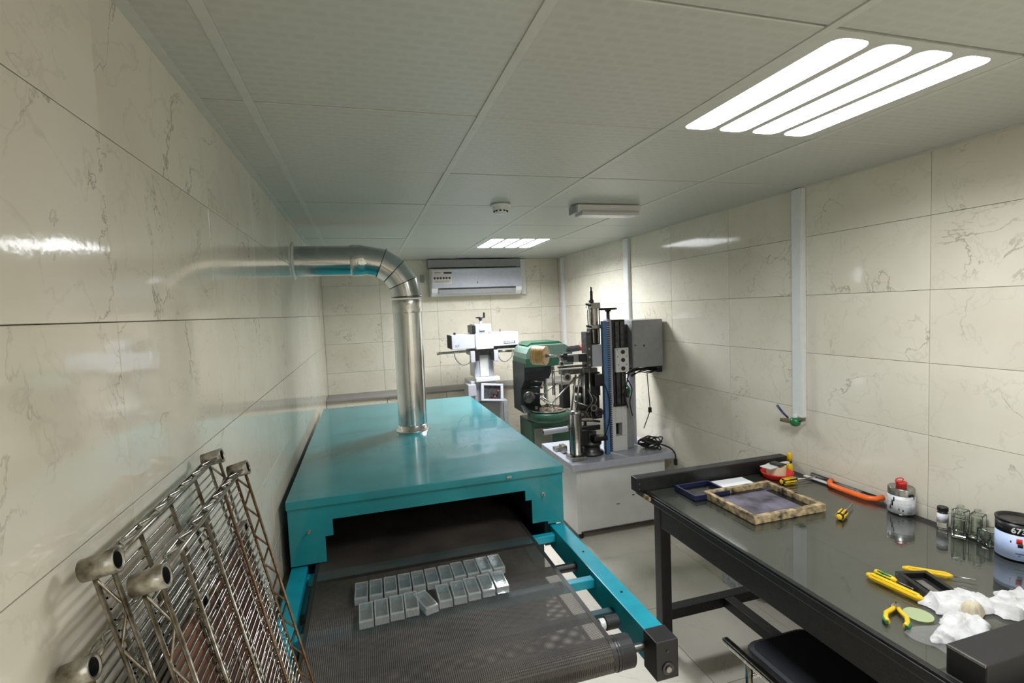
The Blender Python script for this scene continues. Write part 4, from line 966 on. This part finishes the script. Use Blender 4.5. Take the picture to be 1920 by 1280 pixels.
for b in ((1.49, 1.56, 3.42, 3.50, .66, .78), (1.58, 1.69, 3.36, 3.44, .70, .735), (1.52, 1.68, 3.46, 3.56, .92, 1.02), (1.40, 1.46, 3.50, 3.58, .94, 1.12), (1.62, 1.69, 3.40, 3.46, 1.10, 1.19), (1.56, 1.69, 3.46, 3.54, 1.02, 1.20), (1.585, 1.69, 3.44, 3.52, .85, .92), (1.50, 1.62, 3.47, 3.55, 1.05, 1.10), (1.44, 1.68, 3.46, 3.56, .76, .80)):
    MB().box(*b, .006).build('drive_block', M_black, pr)
MB().cyl((1.50, 3.45, .955), .030, .12, (1, 0, -.25), 20, .004).build('motor', M_black, pr)
MB().cyl((1.47, 3.43, .865), .018, .13, (1, 0, -.1), 20, .004).build('shaft_sleeve', M_steel, pr)
# round lower table: stacked discs
MB().lathe([(0, 0), (.10, 0), (.10, .018), (.075, .03), (.075, .07), (.085, .075), (.085, .10), (.05, .105), (.05, .17), (0, .17)], (1.60, 3.48, SZ), n=36).build('rotary_table', M_dsteel, pr)
MB().lathe([(0, 0), (.012, 0), (.012, .02), (.006, .03), (0, .03)], (1.48, 3.36, SZ), n=12).build('set_screw', M_steel, pr)
MB().box(1.40, 1.44, 3.55, 3.62, SZ, SZ+.06, .004).box(1.37, 1.47, 3.62, 3.68, SZ, SZ+.03, .003).build('clamp_foot', M_steel, pr)
random.seed(3)
def cable(name_par, pts, r=.004, mat=M_cab, sub=5, nm='cable'):
    P_ = [Vector(p) for p in pts]; out = []
    for i in range(len(P_)-1):
        p0, p1, p2, p3 = P_[max(i-1, 0)], P_[i], P_[i+1], P_[min(i+2, len(P_)-1)]
        for k in range(sub):
            t = k/sub; out.append(.5*((2*p1)+(-p0+p2)*t+(2*p0-5*p1+4*p2-p3)*t*t+(-p0+3*p1-3*p2+p3)*t**3))
    out.append(P_[-1]); return MB().tube(out, r, 6).build(nm, mat, name_par)
# looms under the control box
for k in range(9):
    y = 3.42+.02*k; x = 1.93+.01*(k % 3)
    cable(pr, [(x, y, 1.16+random.uniform(-.02, .01)), (x+.08, y, 1.185+random.uniform(-.01, .015)), (x+.16, y, 1.175+random.uniform(-.012, .02)), (2.19, y, 1.19+random.uniform(-.02, .01))], .0045)
MB().box(2.155, 2.20, 3.42, 3.60, 1.165, 1.213, .006).build('cable_gland', M_black, pr)
cable(pr, [(1.93, 3.45, 1.19), (1.90, 3.44, 1.10), (1.86, 3.40, 1.02), (1.88, 3.40, .92)], .005)
cable(pr, [(2.07, 3.43, 1.17), (2.075, 3.42, 1.0), (2.08, 3.42, .88), (2.05, 3.42, .80), (2.03, 3.43, .74)], .0035)
MB().box(2.07, 2.092, 3.41, 3.43, .86, .90, .004).build('inline_switch', M_black, pr)
cable(pr, [(1.89, 3.42, 1.14), (1.92, 3.40, 1.06), (1.90, 3.40, .96), (1.93, 3.42, .85)], .005)
cable(pr, [(1.655, 3.42, 1.16), (1.70, 3.38, 1.08), (1.72, 3.37, .9), (1.68, 3.39, .72)], .004)
cable(pr, [(1.88, 3.42, 1.1), (1.905, 3.41, 1.05), (1.90, 3.42, 1.01)], .008, M_valve, nm='green_cable')
for k in range(5):
    cable(pr, [(1.55+.02*k, 3.43, 1.1-.02*k), (1.58+.015*k, 3.40, 1.0), (1.53+.02*k, 3.42, .92), (1.60, 3.44, .84)], .0028, M_steel if k % 2 else M_cab)
# coil of cable on the slab
kc = thing('cable_coil', 'tangled black cable heap on the right end of the grey cabinet', 'cable', (2.0, 3.47, SZ))
for k in range(9):
    pts = []; cx3, cy3 = 2.06+random.uniform(-.02, .02), 3.40+random.uniform(-.03, .02); rx, ry = random.uniform(.05, .095), random.uniform(.05, .08)
    ph = random.uniform(0, 6)
    for q in range(11):
        a = ph+2*PI*q/10; pts.append((min(2.16, cx3+rx*math.cos(a)), cy3+ry*math.sin(a), SZ+.006+.007*k+.014*(1+math.sin(a*2+k))))
    cable(kc, pts, .0055, nm='cable_loop')
cable(kc, [(2.02, 3.38, SZ+.06), (2.10, 3.33, SZ+.05), (2.15, 3.27, SZ+.03), (2.178, 3.248, SZ-.01), (2.180, 3.245, SZ-.055)], .006)
MB().box(2.17, 2.192, 3.235, 3.257, SZ-.10, SZ-.05, .005).build('plug', M_black, kc)

# ------------------------------------------------------------------ green machine behind
gm = thing('green_press', 'old dark green press with oil tray standing behind the stamping press', 'machine', (1.62, 4.6, 0))
MB().box(1.42, 1.82, 4.35, 4.70, .0, .66, .01).build('cabinet', M_green, gm)
MB().box(1.445, 1.62, 4.342, 4.352, .05, .60, .003).build('cabinet_door', pm('drab_door', (104, 108, 96), .6, var=.1), gm)
MB().lathe([(0, 0), (.19, 0), (.20, .01), (.20, .075), (.19, .08), (0, .08)], (1.62, 4.42, .66), n=36).build('round_bed', M_green, gm)
MB().lathe([(0, .0), (.165, 0), (.175, .02), (.168, .02), (.155, .006), (0, .006)], (1.61, 4.41, .741), n=30).build('oil_tray', M_steel, gm)
ch = MB(); random.seed(5)
for k in range(26):
    a, r = random.uniform(0, 2*PI), .13*math.sqrt(random.random()); s = random.uniform(.012, .026)
    ch.box(1.61+r*math.cos(a)-s, 1.61+r*math.cos(a)+s, 4.41+r*math.sin(a)-s*.7, 4.41+r*math.sin(a)+s*.7, .748, .758+random.random()*.03, .003, Matrix.Rotation(random.random()*3, 3, 'Z'))
o = ch.build('scrap_pile', M_stained, gm); o['kind'] = 'stuff'
MB().prism([(4.38, .74), (4.70, .74), (4.70, 1.20), (4.32, 1.20), (4.34, 1.05), (4.46, .95), (4.48, .80)], 0, 1.37, 1.56).build('column', pm('black_green_casting', (22, 34, 30), .5, var=.2), gm)
hd = MB(); sec = [(1.385, 1.245), (1.385, 1.29), (1.41, 1.335), (1.46, 1.360), (1.75, 1.360), (1.82, 1.32), (1.83, 1.25)]
hd.prism(sec, 1, 4.30, 4.70).build('head_casing', M_greent, gm)
MB().prism([(1.43, 1.357), (1.47, 1.382), (1.74, 1.382), (1.78, 1.357)], 1, 4.40, 4.70).build('head_cap', M_green, gm)
MB().prism([(1.375, 1.17), (1.83, 1.17), (1.83, 1.248), (1.375, 1.248)], 1, 4.29, 4.70).build('head_base', M_green, gm)
MB().prism([(1.375, 1.05), (1.60, 1.05), (1.66, 1.17), (1.375, 1.17)], 1, 4.33, 4.68).build('neck_casting', M_black, gm)
MB().cyl((1.77, 4.32, 1.305), .028, .14, (1, 0, .05), 20, .003).build('motor_shaft', M_dsteel, gm)
MB().ball((1.93, 4.32, 1.312), .024, .024, .030).build('red_knob', M_red, gm)
MB().cyl((1.60, 4.42, .82), .02, .30, n=16).build('spindle', M_steel, gm)
for z in (.93, .99, 1.04): MB().tube([(1.42, 4.33, z), (1.52, 4.28, z-.01)], .010, 8).build('lever', M_black, gm)
MB().lathe([(0, 0), (.05, 0), (.055, .02), (.05, .03), (0, .03)], (1.40, 4.33, .90), (0, -1, 0), 20).build('hand_wheel', M_dsteel, gm)

# ------------------------------------------------------------------ white pad printing machine against the ledge
pd = thing('pad_printer', 'white pad printing machine with long arm on a grey stand at the far wall', 'machine', (1.12, 4.95, 0))
py_ = 4.80
MB().box(1.045, 1.335, py_, py_+.34, .0, .80, .006).build('stand', M_grey2, pd)
MB().box(1.285, 1.29, py_-.003, py_+.001, .02, .78).build('stand_seam', M_dark, pd)
MB().box(.975, 1.225, py_+.02, py_+.34, .80, 1.01, .01).build('base', M_white2, pd)
MB().box(.94, 1.02, py_-.02, py_+.2, .87, .985, .008).build('side_box', M_white2, pd)
MB().box(1.02, 1.26, py_-.03, py_+.1, 1.005, 1.045, .006).build('work_plate', M_grey, pd)
rmx = Matrix.Rotation(math.radians(-18), 3, 'X') @ Matrix.Rotation(math.radians(6), 3, 'Y')
cq = (1.165, py_-.055, .90)
fpn = MB()
for b in ((1.055, 1.275, .965, .985), (1.055, 1.275, .815, .835), (1.055, 1.082, .835, .965), (1.248, 1.275, .835, .965)):
    fpn.box(b[0], b[1], py_-.07, py_-.03, b[2], b[3], .004, rmx, cq)
fpn.build('panel_frame', M_white2, pd)
MB().box(1.082, 1.248, py_-.045, py_-.03, .833, .967, 0, rmx, cq).build('control_recess', M_dsteel, pd)
for k, (x, z) in enumerate(((1.16, .86), (1.19, .855), (1.21, .875), (1.225, .91), (1.18, .885))):
    MB().ball((x, py_-.06, z), .009).build('red_button' if k % 2 else 'button', M_red if k % 2 else M_black, pd)
MB().box(1.02, 1.215, py_+.03, py_+.25, 1.045, 1.30, .006).build('column', M_white2, pd)
MB().box(1.075, 1.16, py_+.018, py_+.032, 1.05, 1.285, .004).build('column_channel', M_grey, pd)
MB().box(.985, 1.25, py_-.01, py_+.24, 1.262, 1.325, .006).build('slide_carriage', M_dsteel, pd)
for x in (.995, 1.225): MB().box(x-.022, x+.022, py_-.05, py_, 1.20, 1.31, .006).build('carriage_arm', M_white2, pd)
for x in (1.035, 1.19): MB().box(x-.02, x+.02, py_-.04, py_, 1.215, 1.29, .004).build('clamp', M_black, pd)
MB().box(1.03, 1.20, py_-.06, py_+.0, 1.325, 1.345, .004).build('plate_holder', M_grey, pd)
MB().tube([(.665, py_, 1.305), (1.0, py_-.01, 1.312)], .012, 10).tube([(.66, py_, 1.305), (.67, py_, 1.305)], .017, 10).build('guide_rod', M_steel, pd)
MB().tube([(1.23, py_, 1.29), (1.44, py_, 1.285)], .012, 10).build('guide_rod', M_steel, pd)
MB().box(.80, 1.025, py_-.04, py_+.22, 1.335, 1.470, .004).build('arm_housing', M_white2, pd)
MB().box(.796, .80, py_-.036, py_+.216, 1.338, 1.466).build('end_cap', M_dark, pd)
MB().box(1.025, 1.455, py_-.05, py_+.22, 1.345, 1.475, .004).build('arm_housing', M_white2, pd)
MB().box(1.20, 1.455, py_-.02, py_+.2, 1.315, 1.346, .002).build('arm_underside', M_dsteel, pd)
TXT = Matrix.Translation((.83, py_-.0405, 1.358)) @ Matrix.Rotation(PI/2, 4, 'X')
text_flat('SLP', .026, TXT, pm('grey_print', (110, 112, 120), .6), pd)
pb = MB().box(1.305, 1.42, py_-.052, py_-.0495, 1.366, 1.388).build('name_plate', pm('plate_grey', (90, 94, 104), .5), pd)
for k in range(6): MB().box(1.312+k*.017, 1.323+k*.017, py_-.0528, py_-.0518, 1.371, 1.383).build('print_mark', M_white, pb)
MB().box(1.025, 1.18, py_-.04, py_+.18, 1.476, 1.565, .006).build('head_block', M_white2, pd)
MB().box(1.00, 1.035, py_-.045, py_+.18, 1.478, 1.555, .004).build('head_side', M_black, pd)
MB().box(1.16, 1.19, py_-.045, py_+.18, 1.478, 1.562, .003).build('head_bracket', M_grey2, pd)
MB().box(1.07, 1.125, py_-.053, py_-.04, 1.50, 1.52, .004).build('head_clip', M_grey2, pd)
MB().tube([(1.095, py_, 1.565), (1.095, py_, 1.605)], .013, 12).build('crank_stem', M_white, pd)
ck = MB().lathe([(0, 0), (.014, 0), (.018, .018), (.046, .022), (.046, .032), (0, .034)], (1.095, py_, 1.60), n=18).build('crank_wheel', M_black, pd)
MB().cyl((1.13, py_-.01, 1.63), .010, .045, n=12, b=.003).build('crank_handle', M_black, ck)
MB().ball((.845, py_+.05, 1.482), .013).build('arm_knob', M_black, pd)
MB().cyl((1.30, py_+.05, 1.476), .004, .028, n=8).build('arm_pin', M_black, pd)
cable(pd, [(.82, py_-.02, 1.305), (.835, py_-.03, 1.24), (.89, py_-.03, 1.185), (.96, py_-.03, 1.20), (.995, py_-.02, 1.25)], .006, pm('grey_hose', (110, 108, 100), .5), 6, 'hose')
cable(pd, [(1.245, py_-.02, 1.27), (1.27, py_-.03, 1.21), (1.32, py_-.03, 1.19), (1.38, py_-.03, 1.23), (1.40, py_-.02, 1.29)], .006, pm('grey_hose', (110, 108, 100), .5), 6, 'hose')
